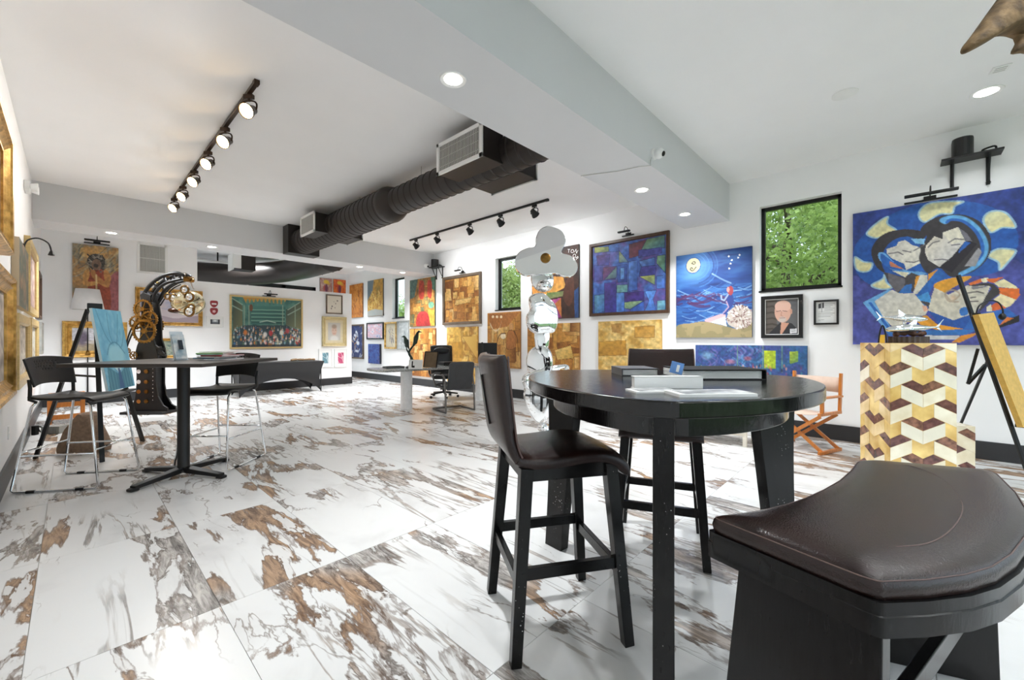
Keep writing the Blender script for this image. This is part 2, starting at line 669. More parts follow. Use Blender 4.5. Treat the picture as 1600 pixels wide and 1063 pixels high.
# glazed entrance wall behind the camera
struct('wall_front', MB().b2((X0, Y0 - T, 0), (X0 + .25, Y0, H)).b2((X1 - .25, Y0 - T, 0), (X1, Y0, H)).b2((X0, Y0 - T, 3.2), (X1, Y0, H)).b2((X0, Y0 - T, 0), (X1, Y0, .1)), M_WALL)
w = MB()
nb = 5
for i in range(nb + 1):
    x = X0 + .25 + (X1 - X0 - .5 - .07) * i / nb
    w.b2((x, Y0 - .12, .1), (x + .07, Y0 - .04, 3.2))
for z in (.1, 2.3, 3.13):
    w.b2((X0 + .25, Y0 - .12, z), (X1 - .25, Y0 - .04, z + .07))
w = struct('window_5', w, M_BLACK)
for i in range(nb):
    x = X0 + .25 + (X1 - X0 - .5 - .07) * i / nb
    x2 = X0 + .25 + (X1 - X0 - .5 - .07) * (i + 1) / nb
    for z0, z1 in ((.14, 2.32), (2.34, 3.16)):
        MB().b2((x + .05, Y0 - .085, z0), (x2 + .02, Y0 - .078, z1)).build('pane', M_GLASS, w)
portal(((X0 + X1) / 2, Y0 - .2, 1.65), (PI / 2, 0, 0), X1 - X0 - .5, 3.1)
# ceiling and beams
struct('ceiling', MB().b2((X0 - T, Y0 - T, H), (X1 + T, Y1 + T, H + .15)), M_CEIL)
BEAM = (1.82, 2.47, 3.01)
FBEAM = (9.05, 9.75, 3.0)
struct('trim_1', MB().b2((X0, BEAM[0], BEAM[2]), (X1, BEAM[1], H)), M_BEAM, label='deep grey ceiling beam over the gallery')
struct('trim_2', MB().b2((X0, FBEAM[0], FBEAM[2]), (X1, FBEAM[1], H)), M_BEAM, label='grey ceiling beam in front of the partition wall')
BH = 0.19
struct('baseboard_left', MB().b2((X0, Y0, 0), (X0 + .018, YP, BH)), M_BASE)
struct('baseboard_right', MB().b2((X1 - .018, Y0, 0), (X1, Y1, BH)), M_BASE)
struct('baseboard_partition', MB().b2((X0, YP - .018, 0), (XP1 + .012, YP, BH)).b2((XP1, YP, 0), (XP1 + .018, YP + .14, BH)), M_BASE)
struct('baseboard_back', MB().b2((X0, Y1 - .018, 0), (SX0, Y1, BH)).b2((SX1, Y1 - .018, 0), (X1, Y1, BH)), M_BASE)
# ground outside
struct('ground', MB().b2((X1 + T, -12, -.4), (40, 30, -.2)).b2((-20, Y1 + T, -.4), (X1 + T, 34, -.2)).b2((-20, -30, -.4), (40, Y0 - T, -.2)), mat('lawn', (96, 120, 66), 0.9, var=0.25, scale=3))
# ================================================================== FURNITURE
def pad(mb, prof, hw, th, n=20, e=0.42, bow=0.0):
    """upholstered shell: rounded cross-sections carried along an x-z profile; bow curves it about the sitter"""
    m = len(prof)
    rings = []
    for i, (x, z) in enumerate(prof):
        a, b = prof[max(i - 1, 0)], prof[min(i + 1, m - 1)]
        t = Vector((b[0] - a[0], 0, b[1] - a[1])).normalized()
        nr = Vector((-t.z, 0, t.x))
        ring = []
        for k in range(n):
            c, s_ = math.cos(2 * PI * k / n), math.sin(2 * PI * k / n)
            y = hw[i] * math.copysign(abs(c) ** e, c)
            o = th[i] / 2 * math.copysign(abs(s_) ** e, s_)
            bw = (bow[i] if isinstance(bow, list) else bow) * (y / max(hw[i], 1e-4)) ** 2
            p = Vector((x, y, z)) + nr * (o + bw)
            ring.append(p)
        rings.append(ring)
    return mb.loft(rings)


# ---- black guitar-pick bar table
TC = (1.955, 0.845)


def pick(scale=1.0, trim=36.5, n=30):
    pts = []
    for a in (144, 264, 24):
        m = math.radians(a)
        for i in range(n + 1):
            t = math.radians(-trim + 2 * trim * i / n)
            pts.append((scale * (-0.44 * math.cos(m) + 1.07 * math.cos(m + t)), scale * (-0.44 * math.sin(m) + 1.07 * math.sin(m + t))))
    return pts


t = thing('bar_table', 'tall black oak bar table with rounded three-cornered top and plank legs', 'table', (TC[0], TC[1], 0))
MB().prism(pick(), 1.015, 1.07).build('tabletop', M_OAK3, t, bevel=0.006, smooth=True, auto=20)
MB().prism(pick(0.80, 33), 0.925, 1.016).build('apron', M_OAK3, t, bevel=0.003, smooth=True, auto=20)
for a in (204, 84, 324):
    pr = catmull([(0.735, 1.016), (0.725, .8), (0.725, .55), (0.735, .28), (0.755, 0)], 4) + list(reversed(catmull([(0.50, 1.016), (0.525, .8), (0.56, .55), (0.595, .28), (0.625, 0)], 4)))
    M = Matrix.Rotation(math.radians(a), 4, 'Z') @ Matrix.Rotation(PI / 2, 4, 'X')
    MB().prism([(x, z) for x, z in pr], -0.033, 0.033, M).build('leg', M_OAK, t, bevel=0.003)


# ---- leather bar stools
def make_stool(label, loc, rz):
    t = thing('bar_stool', label, 'stool', loc, rz, 'leather bar stools at the black table')
    feet = [(sx * .24, sy * .242) for sx in (1, -1) for sy in (1, -1)]
    for fx, fy in feet:
        MB().bar((fx, fy, 0), (fx * .76, fy * .78, .745), .043, .043, .052, .052, up=(1, 0, 0)).build('leg', M_OAK, t, bevel=.003)
    for (a, b, z) in ((0, 1, .30), (2, 3, .30), (0, 2, .335), (1, 3, .335)):
        k = 1 - .24 * z / .745
        p, q = feet[a], feet[b]
        MB().bar((p[0] * k, p[1] * k, z), (q[0] * k, q[1] * k, z), .026, .046).build('stretcher', M_OAK2, t, bevel=.002)
    ap = MB()
    for sy in (1, -1):
        ap.bar((.185, sy * .188, .72), (-.185, sy * .188, .72), .024, .06)
    for sx in (1, -1):
        ap.bar((sx * .183, .19, .72), (sx * .183, -.19, .72), .024, .06)
    ap.build('apron', M_OAK2, t, bevel=.002)
    full = catmull([(-.315, 1.195), (-.302, 1.11), (-.285, 1.0), (-.268, .91), (-.25, .845), (-.216, .795), (-.15, .774), (-.04, .776), (.08, .786), (.16, .780), (.225, .752), (.262, .706)], 6)
    cut = 30                                   # where the back turns into the seat
    hwf = [.208 + .020 * min(1, i / 26) for i in range(len(full))]
    thf = [.030, .044] + [.056] * 34 + [.062] * (len(full) - 39) + [.058, .05, .036]
    seat = pad(MB(), full[cut:], hwf[cut:], thf[cut:], bow=-.010).build('seat', M_LEATH, t, smooth=True, auto=60)
    prof, n = full[:cut + 1], cut + 1
    bwf = [.045 * (1 - i / cut) ** .7 - .010 for i in range(n)]
    bk = pad(MB(), prof, hwf[:n], thf[:n], bow=bwf).build('backrest', M_LEATH, t, smooth=True, auto=60)
    # piping along both edges of the shell
    for sy in (1, -1):
        MB().tube([(x + .020 + bwf[i], sy * (hwf[i] - .003), z) for i, (x, z) in enumerate(prof)], .004, 6).build('piping', M_SEAM, bk, smooth=True)
    MB().box((-.314, 0, 1.0), (.006, .014, .22), M=Matrix.Rotation(math.radians(-9.5), 4, 'Y')).build('back_slot', M_MATTE, bk)
    return t


make_stool('brown leather bar stool tucked under the table between the open floor and the mirror sculpture', (1.505, 1.155, 0), math.radians(-33))
make_stool('brown leather bar stool on the wall side of the table, its back behind the binders', (2.49, 1.08, 0), math.radians(203))

# ---- curved leather bench stool
inner = catmull([(1.22, .40), (1.38, .305), (1.57, .232), (1.88, .165), (2.22, .136)], 6)
outer = catmull([(1.115, .03), (1.27, -.105), (1.487, -.205), (1.90, -.29), (2.41, -.274)], 6)


def st(s, t_):
    k = s * (len(inner) - 1)
    i = min(int(k), len(inner) - 2)
    f = k - i
    a = [inner[i][j] * (1 - f) + inner[i + 1][j] * f for j in (0, 1)]
    b = [outer[i][j] * (1 - f) + outer[i + 1][j] * f for j in (0, 1)]
    return a[0] * (1 - t_) + b[0] * t_, a[1] * (1 - t_) + b[1] * t_


def st_ring(z, ins=0.0, inw=0.0, cs=0.10, ct=0.22):
    """outline of the bench in s,t inset by ins, inw with rounded corners"""
    a, b, c, d = ins, 1 - ins, inw, 1 - inw
    pts = []
    for (sx, sy, ox, oy, a0) in ((b, d, -1, -1, 0), (a, d, 1, -1, 90), (a, c, 1, 1, 180), (b, c, -1, 1, 270)):
        for i in range(5):
            an = math.radians(a0 + 22.5 * i)
            pts.append((sx + ox * cs + cs * math.cos(an), sy + oy * ct + ct * math.sin(an)))
    out = []
    for i, p in enumerate(pts):
        q = pts[(i + 1) % len(pts)]
        m = 8 if i % 5 == 4 else 1
        out += [(p[0] + (q[0] - p[0]) * k / m, p[1] + (q[1] - p[1]) * k / m) for k in range(m)]
    return [st(min(max(x, 0), 1), min(max(y, 0), 1)) + (z,) for x, y in out]


t = thing('curved_bench_stool', 'curved backless stool with dark brown stitched leather cushion and black plank legs', 'stool', (0, 0, 0))
rings = [st_ring(.655, cs=.025, ct=.07), st_ring(.697, cs=.025, ct=.07), st_ring(.699, .003, .007, .025, .07), st_ring(.726, .003, .007, .025, .07)]
MB().loft(rings).build('seat_frame', M_OAK2, t, smooth=True, auto=35)
rings = [st_ring(.722, .022, .045, .03, .1), st_ring(.728, .013, .026, .03, .1), st_ring(.745, .009, .018, .03, .1), st_ring(.760, .013, .026, .03, .1), st_ring(.771, .026, .06, .03, .09),
         st_ring(.780, .05, .12, .03, .08), st_ring(.786, .10, .22, .03, .06), st_ring(.788, .18, .32, .02, .04), st_ring(.787, .3, .43, .02, .02)]
cu = MB().loft(rings).build('cushion', M_LEATH, t, smooth=True, auto=75)
MB().tube(st_ring(.7645, .017, .036, .03, .1), .0016, 5, closed=True).build('stitching', M_SEAM, cu, smooth=True)
sa = catmull([st(.055, .56), st(.22, .73), st(.42, .76), st(.66, .70), st(.83, .57), st(.91, .36), st(.93, .10)], 6)
MB().tube([(x, y, .7865 - .016 * max(0, (abs(i / (len(sa) - 1) - .5) - .30) / .2)) for i, (x, y) in enumerate(sa)], .0016, 5).build('stitching', M_SEAM, cu, smooth=True)
for s0, s1 in ((.13, .055), (.87, .945)):
    a, b = st(s0, .10), st(s0, .86)
    a2, b2 = st(s1, .04), st(s1, .96)
    mb = MB()
    nx, ny = (b[1] - a[1]), -(b[0] - a[0])
    l = math.hypot(nx, ny)
    nx, ny = nx / l * .024, ny / l * .024
    mb.loft([[(a2[0] + nx, a2[1] + ny, 0), (b2[0] + nx, b2[1] + ny, 0), (b2[0] - nx, b2[1] - ny, 0), (a2[0] - nx, a2[1] - ny, 0)],
             [(a[0] + nx, a[1] + ny, .656), (b[0] + nx, b[1] + ny, .656), (b[0] - nx, b[1] - ny, .656), (a[0] - nx, a[1] - ny, .656)]])
    mb.build('leg', M_OAK2, t, bevel=.004)
for tt, z in ((.25, .30), (.75, .30)):
    a, b = st(.1, tt), st(.9, tt)
    MB().bar(a + (z,), b + (z,), .03, .07).build('stretcher', M_OAK2, t, bevel=.003)

# ---- left bar table
t = thing('pedestal_table', 'tall square black pedestal table with round column and cross foot', 'table', (.71, 4.87, 0))
MB().prism([(.80, 0), (0, .80), (-.80, 0), (0, -.80)], 1.04, 1.07).build('tabletop', mat('dark_laminate', (52, 49, 48), .35, var=.1), t, bevel=.004)
MB().lathe([(.15, 1.04), (.15, 1.02), (.05, 1.015), (.048, .08), (.06, .06), (.075, .04)], 24).build('column', M_BLACK, t, smooth=True, auto=40)
for a in (31, 121, 211, 301):
    ca, sa_ = math.cos(math.radians(a)), math.sin(math.radians(a))
    MB().bar((0, 0, .06), (.43 * ca, .43 * sa_, .03), .085, .05, .06, .03).bar((.40 * ca, .40 * sa_, .02), (.46 * ca, .46 * sa_, .014), .075, .03, .055, .024).build('foot', M_BLACK, t, bevel=.006)


# ---- chrome sled-base bar chairs
def make_bar_chair(label, loc, rz):
    t = thing('bar_chair', label, 'chair', loc, rz, 'bar chairs at the pedestal table')
    for sy in (1, -1):
        top, bot = sy * .205, sy * .255
        path = [(-.17, top, .735), (-.20, top * 1.02, .70), (-.30, bot, .03), (-.285, bot, .011), (-.25, bot, .010), (.25, bot, .010), (.285, bot, .011), (.30, bot, .03), (.215, top * 1.02, .70), (.185, top, .735)]
        fr = MB().tube(path, .0095, 10).build('sled_leg', M_CHROME, t, smooth=True)
        for x in (-.17, .17):
            MB().box((x, bot, .011), (.06, .024, .022)).build('glide', M_PLAST, fr, bevel=.004)
    k = .45
    for (p, q) in (((.262, .236), (.262, -.236)), ((-.256, .236), (-.256, -.236))):
        MB().tube([(p[0], p[1], .33), (q[0], q[1], .33)], .0085, 8).build('crossbar', M_CHROME, t, smooth=True)
    for sy in (1, -1):
        MB().tube([(.262, sy * .234, .30), (-.262, sy * .234, .30)], .0085, 8).build('crossbar', M_CHROME, t, smooth=True)
    prof = catmull([(-.22, .775), (-.15, .755), (0, .75), (.12, .757), (.19, .752), (.235, .725)], 5)
    n = len(prof)
    pad(MB(), prof, [.225] * n, [.03] * (n - 1) + [.02], bow=.012).build('seat', M_PLAST, t, smooth=True, auto=60)
    # perforated back panel, bowed around the sitter
    NX, NZ = 46, 30
    vs, fs = [], []
    for j in range(NZ + 1):
        for i in range(NX + 1):
            y = -.235 + .47 * i / NX
            q = j / NZ
            zt = 1.12 - .02 * (2 * i / NX - 1) ** 2
            zb = .865 + .02 * (1 - (2 * i / NX - 1) ** 2)
            w = .90 + .10 * q
            vs.append((-.235 - .055 * q + .055 * (2 * i / NX - 1) ** 2, y * w, zb + (zt - zb) * q))
    hole = set()
    for r, j in enumerate((24, 21, 18, 15)):
        for i in range(9 + (r % 2), 38, 3):
            if r < 3 and 12 <= i <= 34 or r == 3 and 18 <= i <= 28:
                hole.add((i, j))
    for j in range(NZ):
        for i in range(NX):
            if (i, j) not in hole:
                a = j * (NX + 1) + i
                fs.append((a, a + 1, a + NX + 2, a + NX + 1))
    MB().add(vs, fs).build('backrest', M_PLAST, t, smooth=True, solid=.012)
    for sy in (1, -1):
        MB().tube([(-.16, sy * .213, .74), (-.205, sy * .217, .76), (-.205, sy * .214, .86), (-.212, sy * .216, .93)], [.011, .014, .013, .012], 8).build('back_support', M_PLAST, t, smooth=True)
    return t


make_bar_chair('black plastic bar chair on chrome sled legs against the painting-hung side wall', (0.05, 5.32, 0), math.radians(-35))
make_bar_chair('black plastic bar chair on chrome sled legs facing the magazine pile', (1.06, 5.07, 0), math.radians(222))

# ---- things on the left table
t = thing('brochure_holder', 'clear acrylic brochure holder with pale blue leaflets on the pedestal table', 'holder', (.70, 5.02, 1.07), math.radians(20))
M_ACR = mat('clear_acrylic', (214, 226, 234), .08, var=.01)
for z in (0,):
    MB().loft([[(-.05, -.05, 0), (.06, -.05, 0), (.06, .07, 0), (-.05, .07, 0)], [(-.05, -.05, .006), (.06, -.05, .006), (.06, .07, .006), (-.05, .07, .006)]]).build('base', M_ACR, t)
MB().bar((0, -.02, .004), (0, .06, .27), .11, .005, up=(0, 1, 0)).build('back_panel', M_ACR, t)
MB().bar((0, -.035, .01), (0, .035, .24), .10, .012, up=(0, 1, 0)).build('leaflets', mat('leaflet_paper', (180, 214, 232), .5, var=.25, scale=16, col2=(240, 244, 246)), t)
MB().bar((0, -.035, .10), (0, -.008, .19), .035, .004, up=(0, 1, 0)).build('printed_figure', mat('leaflet_ink', (40, 52, 66), .5, var=.3), t)
random.seed(8)
cols = [(226, 230, 232), (70, 120, 150), (236, 236, 230), (190, 60, 60), (214, 226, 232), (150, 196, 140), (240, 240, 238)]
lab = ['pale grey magazine lowest in the pile on the pedestal table', 'blue-covered magazine in the pile on the pedestal table', 'cream magazine in the middle of the pile on the pedestal table', 'red-spined magazine in the pile on the pedestal table',
       'light blue magazine near the top of the pile on the pedestal table', 'green-covered magazine lying askew in the pile on the pedestal table', 'white magazine on top of the pile on the pedestal table']
z = 1.07
for i in range(7):
    h = random.uniform(.010, .016)
    t = thing('magazine', lab[i], 'magazine', (.98 + random.uniform(-.04, .04), 4.84 + random.uniform(-.04, .04), z), math.radians(45 + random.uniform(-14, 14)), 'magazines piled on the pedestal table')
    MB().box((0, 0, h / 2), (.28, .215, h - .002)).build('pages', M_PAPER, t)
    MB().b2((-.142, -.109, h - .0015), (.142, .109, h)).b2((-.142, -.109, 0), (.142, .109, .001)).b2((-.143, -.109, 0), (-.141, .109, h)).build('cover', mat('cover_%d' % i, cols[i], .3, var=.3, scale=9), t)
    z += h

# ---- things on the bar table
ZT = 1.07
t = thing('ring_binder', 'open black ring binder full of clear sleeves on the bar table', 'binder', onZ(1110, 590, ZT) + (ZT,), math.radians(-47))
x, y = 0, 0
MB().b2((-.20, -.14, 0), (.20, .14, .004)).b2((.196, -.14, 0), (.20, .14, .045)).b2((-.19, -.14, .046), (.20, .14, .050)).build('cover', M_MATTE, t, bevel=.001)
for k in range(6):
    MB().box((-.005, .0, .009 + k * .0062), (.37, .265, .0035), rz=math.radians(random.uniform(-1, 1))).build('sleeve', M_PAPER, t)
for yy in (-.08, 0, .08):
    MB().tube([(.17 + .02 * math.cos(a * PI / 5), yy, .026 + .02 * math.sin(a * PI / 5)) for a in range(10)], .0025, 6, closed=True).build('ring', M_CHROME, t, smooth=True)
t = thing('ring_binder', 'closed black and grey ring binder beneath the white album on the bar table', 'binder', onZ(975, 585, ZT) + (ZT,), math.radians(-47))
MB().b2((-.04, -.12, 0), (.15, .12, .004)).b2((-.04, -.12, .036), (.15, .12, .040)).b2((-.042, -.12, 0), (-.038, .12, .04)).build('cover', mat('grey_cover', (70, 70, 72), .4), t, bevel=.001)
for k in range(4):
    MB().box((.055, 0, .009 + k * .007), (.18, .23, .004)).build('sleeve', M_PAPER, t)
t = thing('photo_album', 'white album standing with its spine towards the stools on the bar table', 'album', onZ(1042, 607, ZT) + (ZT,), math.radians(-47))
MB().b2((-.133, -.02, 0), (.133, -.016, .048)).b2((-.133, -.02, 0), (.133, .03, .003)).b2((-.133, -.02, .044), (.133, .03, .048)).build('cover', M_PAPER, t, bevel=.001)
MB().b2((-.13, -.016, .003), (.13, .028, .044)).build('pages', mat('album_pages', (214, 214, 210), .6, var=.1, stretch=(1, 1, 60)), t)
t = thing('postcard', 'blue postcard of a white figure propped against the binder', 'postcard', onZ(1062, 602, ZT) + (ZT + .048,), math.radians(-47))
R_ = Matrix.Rotation(math.radians(-70), 4, 'X') @ Matrix.Rotation(math.radians(-14), 4, 'Z')
MB().box((0, .03, .022), (.055, .002, .05), M=Matrix.Rotation(math.radians(14), 4, 'Y')).build('card', mat('sky_print', (96, 140, 200), .4, var=.3, scale=20), t)
MB().box((.004, .0285, .02), (.012, .0015, .03), M=Matrix.Rotation(math.radians(14), 4, 'Y')).build('printed_figure', M_WHITE, t)
for k, (u, v, w, d, h, r, lb) in enumerate(((1018, 612, .16, .10, .006, -40, 'thin white brochure with grey inside page lying open on the bar table'), (1108, 617, .27, .12, .010, -43, 'thick white brochure nearest the table edge on the bar table'))):
    t = thing('brochure', lb, 'brochure', onZ(u, v, ZT) + (ZT,), math.radians(r), 'brochures on the bar table')
    MB().box((0, 0, h / 2), (w, d, h)).build('pages', M_PAPER, t)
    MB().box((.01, .01, h + .0008), (w * .9, d * .85, .0016), rz=.03).build('printed_page', mat('grey_print', (128, 130, 132), .4, var=.4, scale=14, col2=(200, 200, 200)), t)
# ---- black stretch-cover table by the partition
t = thing('folding_table', 'long folding table under a black stretch cover by the partition wall', 'table', (3.36, 10.80, 0))
M_SPAN = mat('black_spandex', (26, 26, 28), .45, var=.12, scale=4)
LX, LY, LZ = .93, .37, .74
MB().b2((-LX, -LY, LZ - .012), (LX, LY, LZ)).build('tabletop', M_SPAN, t, bevel=.006)
for (p, q) in (((-LX, -LY), (LX, -LY)), ((LX, -LY), (LX, LY)), ((LX, LY), (-LX, LY)), ((-LX, LY), (-LX, -LY))):
    n = 28
    lng = math.hypot(p[0] - q[0], p[1] - q[1])
    top, rows = [], []
    m = 10
    for j in range(m + 1):
        g = j / m
        row = []
        for i in range(n + 1):
            f = i / n
            e = min(f, 1 - f) * lng
            hem = .30 * (1 - math.exp(-e / .28)) + (0.07 if lng > 1 else 0) * math.sin(PI * f)
            x, y = p[0] + (q[0] - p[0]) * f, p[1] + (q[1] - p[1]) * f
            pull = .10 * math.sin(PI * min(g * 1.0, 1)) * 1.0
            corner = math.exp(-e / .12)
            cx, cy = x * (1 - .10 * math.sin(PI * .75 * g)), y * (1 - .18 * math.sin(PI * .75 * g))
            row.append((cx, cy, LZ - (LZ - hem) * g))
        rows.append(row)
    MB().sheet(rows).build('cover_side', M_SPAN, t, smooth=True)
for sx in (1, -1):
    for sy in (1, -1):
        MB().tube([(sx * LX * .93, sy * LY * .87, 0), (sx * LX * .93, sy * LY * .87, LZ - .02)], .014, 8).build('leg', M_BLACK, t)
mb = MB()
random.seed(5)
t = thing('driftwood_piece', 'knobbly brown driftwood piece lying on the black covered table', 'wood', (3.90, 10.72, .752))
pts = catmull([(-.28, 0, .02), (-.15, .05, .03), (0, .01, .022), (.14, -.04, .03), (.27, .02, .018)], 5)
MB().tube(pts, [.018 + .012 * random.random() for _ in pts], 9).build('trunk', mat('driftwood', (150, 122, 90), .8, var=.3, scale=25), t, smooth=True)
MB().tube([(-.05, .02, .025), (-.10, .10, .03), (-.20, .13, .02)], [.014, .012, .006], 7).tube([(.1, -.03, .025), (.16, .07, .03), (.25, .10, .02)], [.014, .012, .006], 7).build('branch', MATS['driftwood'], t, smooth=True)

# ---- stone desk
t = thing('desk', 'desk with grey stone top on a pale cylindrical leg', 'desk', (4.72, 6.72, 0), math.radians(-6))
dk = [(-.98 + .12 * math.cos(a), .0 + .40 * math.sin(a)) for a in np.linspace(PI / 2, 3 * PI / 2, 12)] + [(1.45, -.40), (1.45, .40)]
MB().prism(dk, .70, .74).build('desktop', mat('grey_granite', (142, 142, 138), .18, var=.25, scale=40, col2=(176, 178, 176)), t, bevel=.008)
for x in (-.50, 1.18):
    MB().lathe([(.105, 0), (.105, .70)], 28, (x, -.16, 0)).build('leg', mat('pale_stone', (242, 242, 243), .3, var=.06, scale=20), t, smooth=True, auto=50)
DESK = Matrix.Translation((4.72, 6.72, 0)) @ Matrix.Rotation(math.radians(-6), 4, 'Z')


def on_desk(u, v=576):
    x, y = onZ(u, v, .74)
    return (x, y, .74)


# birds sculpture
t = thing('bird_sculpture', 'dark bronze sculpture of two birds perched on a branch on the stone desk', 'sculpture', on_desk(642, 575))
MB().lathe([(.10, 0), (.10, .025), (.07, .04), (.03, .05)], 14).build('base', M_BLACK, t, smooth=True, auto=40)
M_BRZ = mat('verdigris_bronze', (52, 66, 58), .35, .5, var=.35, scale=18)
MB().tube(catmull([(0, 0, .03), (.02, 0, .16), (-.03, .02, .28), (.02, 0, .38), (.10, -.02, .46)], 5), [.03 - .018 * i / 20 for i in range(21)], 8).tube([(-.02, .02, .26), (-.09, .0, .34), (-.10, 0, .42)], [.018, .012, .006], 7).build('branch', M_BRZ, t, smooth=True)
for (c, s, fl_) in (((.10, -.02, .52), 1.15, 1), ((-.10, 0, .46), .9, -1)):
    b = MB()
    pts = [(-.07, 0, -.12), (-.03, 0, -.05), (0, 0, .02), (.015, 0, .07), (.03, 0, .115), (.055, 0, .14), (.11, 0, .13)]
    b.tube([(c[0] + fl_ * p[0] * s, c[1], c[2] + p[2] * s) for p in pts], [.008, .030, .044, .036, .024, .022, .003], 10)
    bd = b.build('bird', M_BRZ, t, smooth=True)
    for sy in (1, -1):
        MB().ball((c[0] - fl_ * .012, c[1] + sy * .038, c[2]), (.022, .012, .075), 10).build('wing', M_BRZ, bd, smooth=True)
t = thing('easel_card', 'white card with a small ink drawing standing on the stone desk', 'card', on_desk(649, 577), math.radians(-46.8))
MB().bar((0, 0, 0), (0, .05, .165), .25, .006, up=(0, 1, 0)).build('card', M_PAPER, t)
MB().bar((-.06, .008, .03), (-.06, .036, .14), .02, .008, up=(0, 1, 0)).bar((-.035, .006, .025), (-.035, .018, .06), .04, .008, up=(0, 1, 0)).build('ink_drawing', M_MATTE, t)
t = thing('framed_picture', 'brown framed picture leaning on the stone desk behind the white card', 'frame', tuple(Vector(on_desk(672, 575)) + Vector((0, 0, .008))), math.radians(-55))
MB().bar((0, 0, 0), (0, .10, .28), .24, .02, up=(0, 1, 0)).build('backing', mat('brown_board', (112, 92, 66), .6, var=.15), t)
MB().bar((.125, 0, 0), (.125, .10, .285), .018, .03, up=(0, 1, 0)).bar((-.125, 0, 0), (-.125, .10, .285), .018, .03, up=(0, 1, 0)).bar((-.13, .10, .285), (.13, .10, .285), .02, .02).build('frame', M_MATTE, t)
t = thing('desk_tray', 'flat dark tray on the rounded end of the stone desk', 'tray', on_desk(615, 575), math.radians(-10))
MB().b2((-.17, -.11, 0), (.17, .11, .008)).b2((-.17, -.11, 0), (-.16, .11, .03)).b2((.16, -.11, 0), (.17, .11, .03)).b2((-.17, .10, 0), (.17, .11, .03)).b2((-.17, -.11, 0), (.17, -.10, .03)).build('tray_body', mat('slate_tray', (88, 92, 92), .4), t)
t = thing('monitor', 'black computer monitor seen from behind at the end of the stone desk', 'monitor', (5.99, 6.36, .74), math.radians(-46.8))
MB().lathe([(.10, 0), (.10, .012), (.03, .02)], 18).build('stand_base', M_PLAST, t)
MB().bar((0, .02, .01), (0, .02, .2), .05, .02).build('stand_neck', M_PLAST, t)
MB().box((.02, 0, .28), (.40, .03, .36)).build('screen_case', M_PLAST, t, bevel=.006)
t = thing('printer', 'low black box printer on the stone desk beside the monitor', 'printer', (5.30, 6.80, .74), math.radians(-8))
MB().box((0, 0, .035), (.30, .22, .07)).build('body', M_PLAST, t, bevel=.008)
MB().box((0, -.115, .02), (.24, .03, .012)).build('paper_tray', M_PLAST, t)
t = thing('tower_speaker', 'slim upright black speaker standing on the stone desk by the monitor', 'speaker', (5.76, 6.25, .74), math.radians(-46.8))
MB().box((0, 0, .008), (.09, .09, .016)).build('base', M_PLAST, t, bevel=.004)
MB().box((0, 0, .245), (.035, .05, .46)).build('cabinet', M_PLAST, t, bevel=.008)

# ---- executive chair behind the desk
t = thing('office_chair', 'high-backed black leather swivel chair behind the stone desk', 'chair', (5.60, 7.32, 0), math.radians(-118))
for k in range(5):
    a = 2 * PI * k / 5
    lg = MB().bar((0, 0, .12), (.31 * math.cos(a), .31 * math.sin(a), .085), .05, .04, .035, .03).build('base_arm', M_PLAST, t, bevel=.006)
    MB().lathe([(.022, -.028), (.028, -.02), (.028, .02), (.022, .028)], 12, (.31 * math.cos(a), .31 * math.sin(a), .028), Matrix.Rotation(PI / 2, 4, 'X') @ Matrix.Rotation(a, 4, 'Y')).build('caster', M_PLAST, lg)
MB().lathe([(.03, .1), (.03, .40)], 14).build('gas_column', M_BLACK, t, smooth=True)
pr = catmull([(-.24, .46), (0, .47), (.2, .48), (.26, .45)], 4)
pad(MB(), pr, [.26] * len(pr), [.11] * (len(pr) - 1) + [.06]).build('seat', M_LEATH2, t, smooth=True, auto=60)
pr = catmull([(-.22, .50), (-.26, .65), (-.27, .85), (-.31, 1.02), (-.34, 1.14)], 5)
pad(MB(), pr, [.25] * (len(pr) - 2) + [.245, .22], [.10] * (len(pr) - 2) + [.09, .05], bow=.03).build('backrest', M_LEATH2, t, smooth=True, auto=60)
MB().ball((-.262, 0, 1.02), (.05, .19, .085), 16).build('headrest_cushion', M_LEATH2, t, smooth=True)
for sy in (1, -1):
    MB().tube(catmull([(-.2, sy * .27, .47), (-.05, sy * .31, .55), (-.1, sy * .31, .68), (.12, sy * .31, .68)], 5), .02, 8).build('armrest', M_PLAST, t, smooth=True)
# ---- guest chair
t = thing('guest_chair', 'black leather cantilever chair with grey tube frame in front of the stone desk', 'chair', (4.70, 5.86, 0), math.radians(78))
for sy in (1, -1):
    MB().tube(catmull([(.24, sy * .24, .42), (.27, sy * .28, .62), (.05, sy * .28, .655), (-.19, sy * .28, .62), (-.24, sy * .28, .40), (-.27, sy * .28, .05), (-.24, sy * .28, .018), (.0, sy * .28, .016), (.26, sy * .28, .018)], 5), .016, 8).build('frame_tube', mat('grey_metal', (112, 108, 104), .35, .7), t, smooth=True)
    MB().box((.04, sy * .28, .67), (.26, .05, .03)).build('armrest', M_PLAST, t, bevel=.01)
MB().tube([(.26, -.28, .018), (.26, .28, .018)], .016, 8).build('cross_tube', MATS['grey_metal'], t, smooth=True)
MB().tube([(-.05, -.28, .40), (-.05, .28, .40)], .014, 8).build('cross_tube', MATS['grey_metal'], t, smooth=True)
pr = catmull([(-.22, .43), (0, .42), (.2, .44), (.26, .41)], 4)
pad(MB(), pr, [.24] * len(pr), [.08] * (len(pr) - 1) + [.05]).build('seat', M_LEATH2, t, smooth=True, auto=60)
pr = catmull([(-.20, .40), (-.24, .55), (-.28, .75), (-.32, .88)], 5)
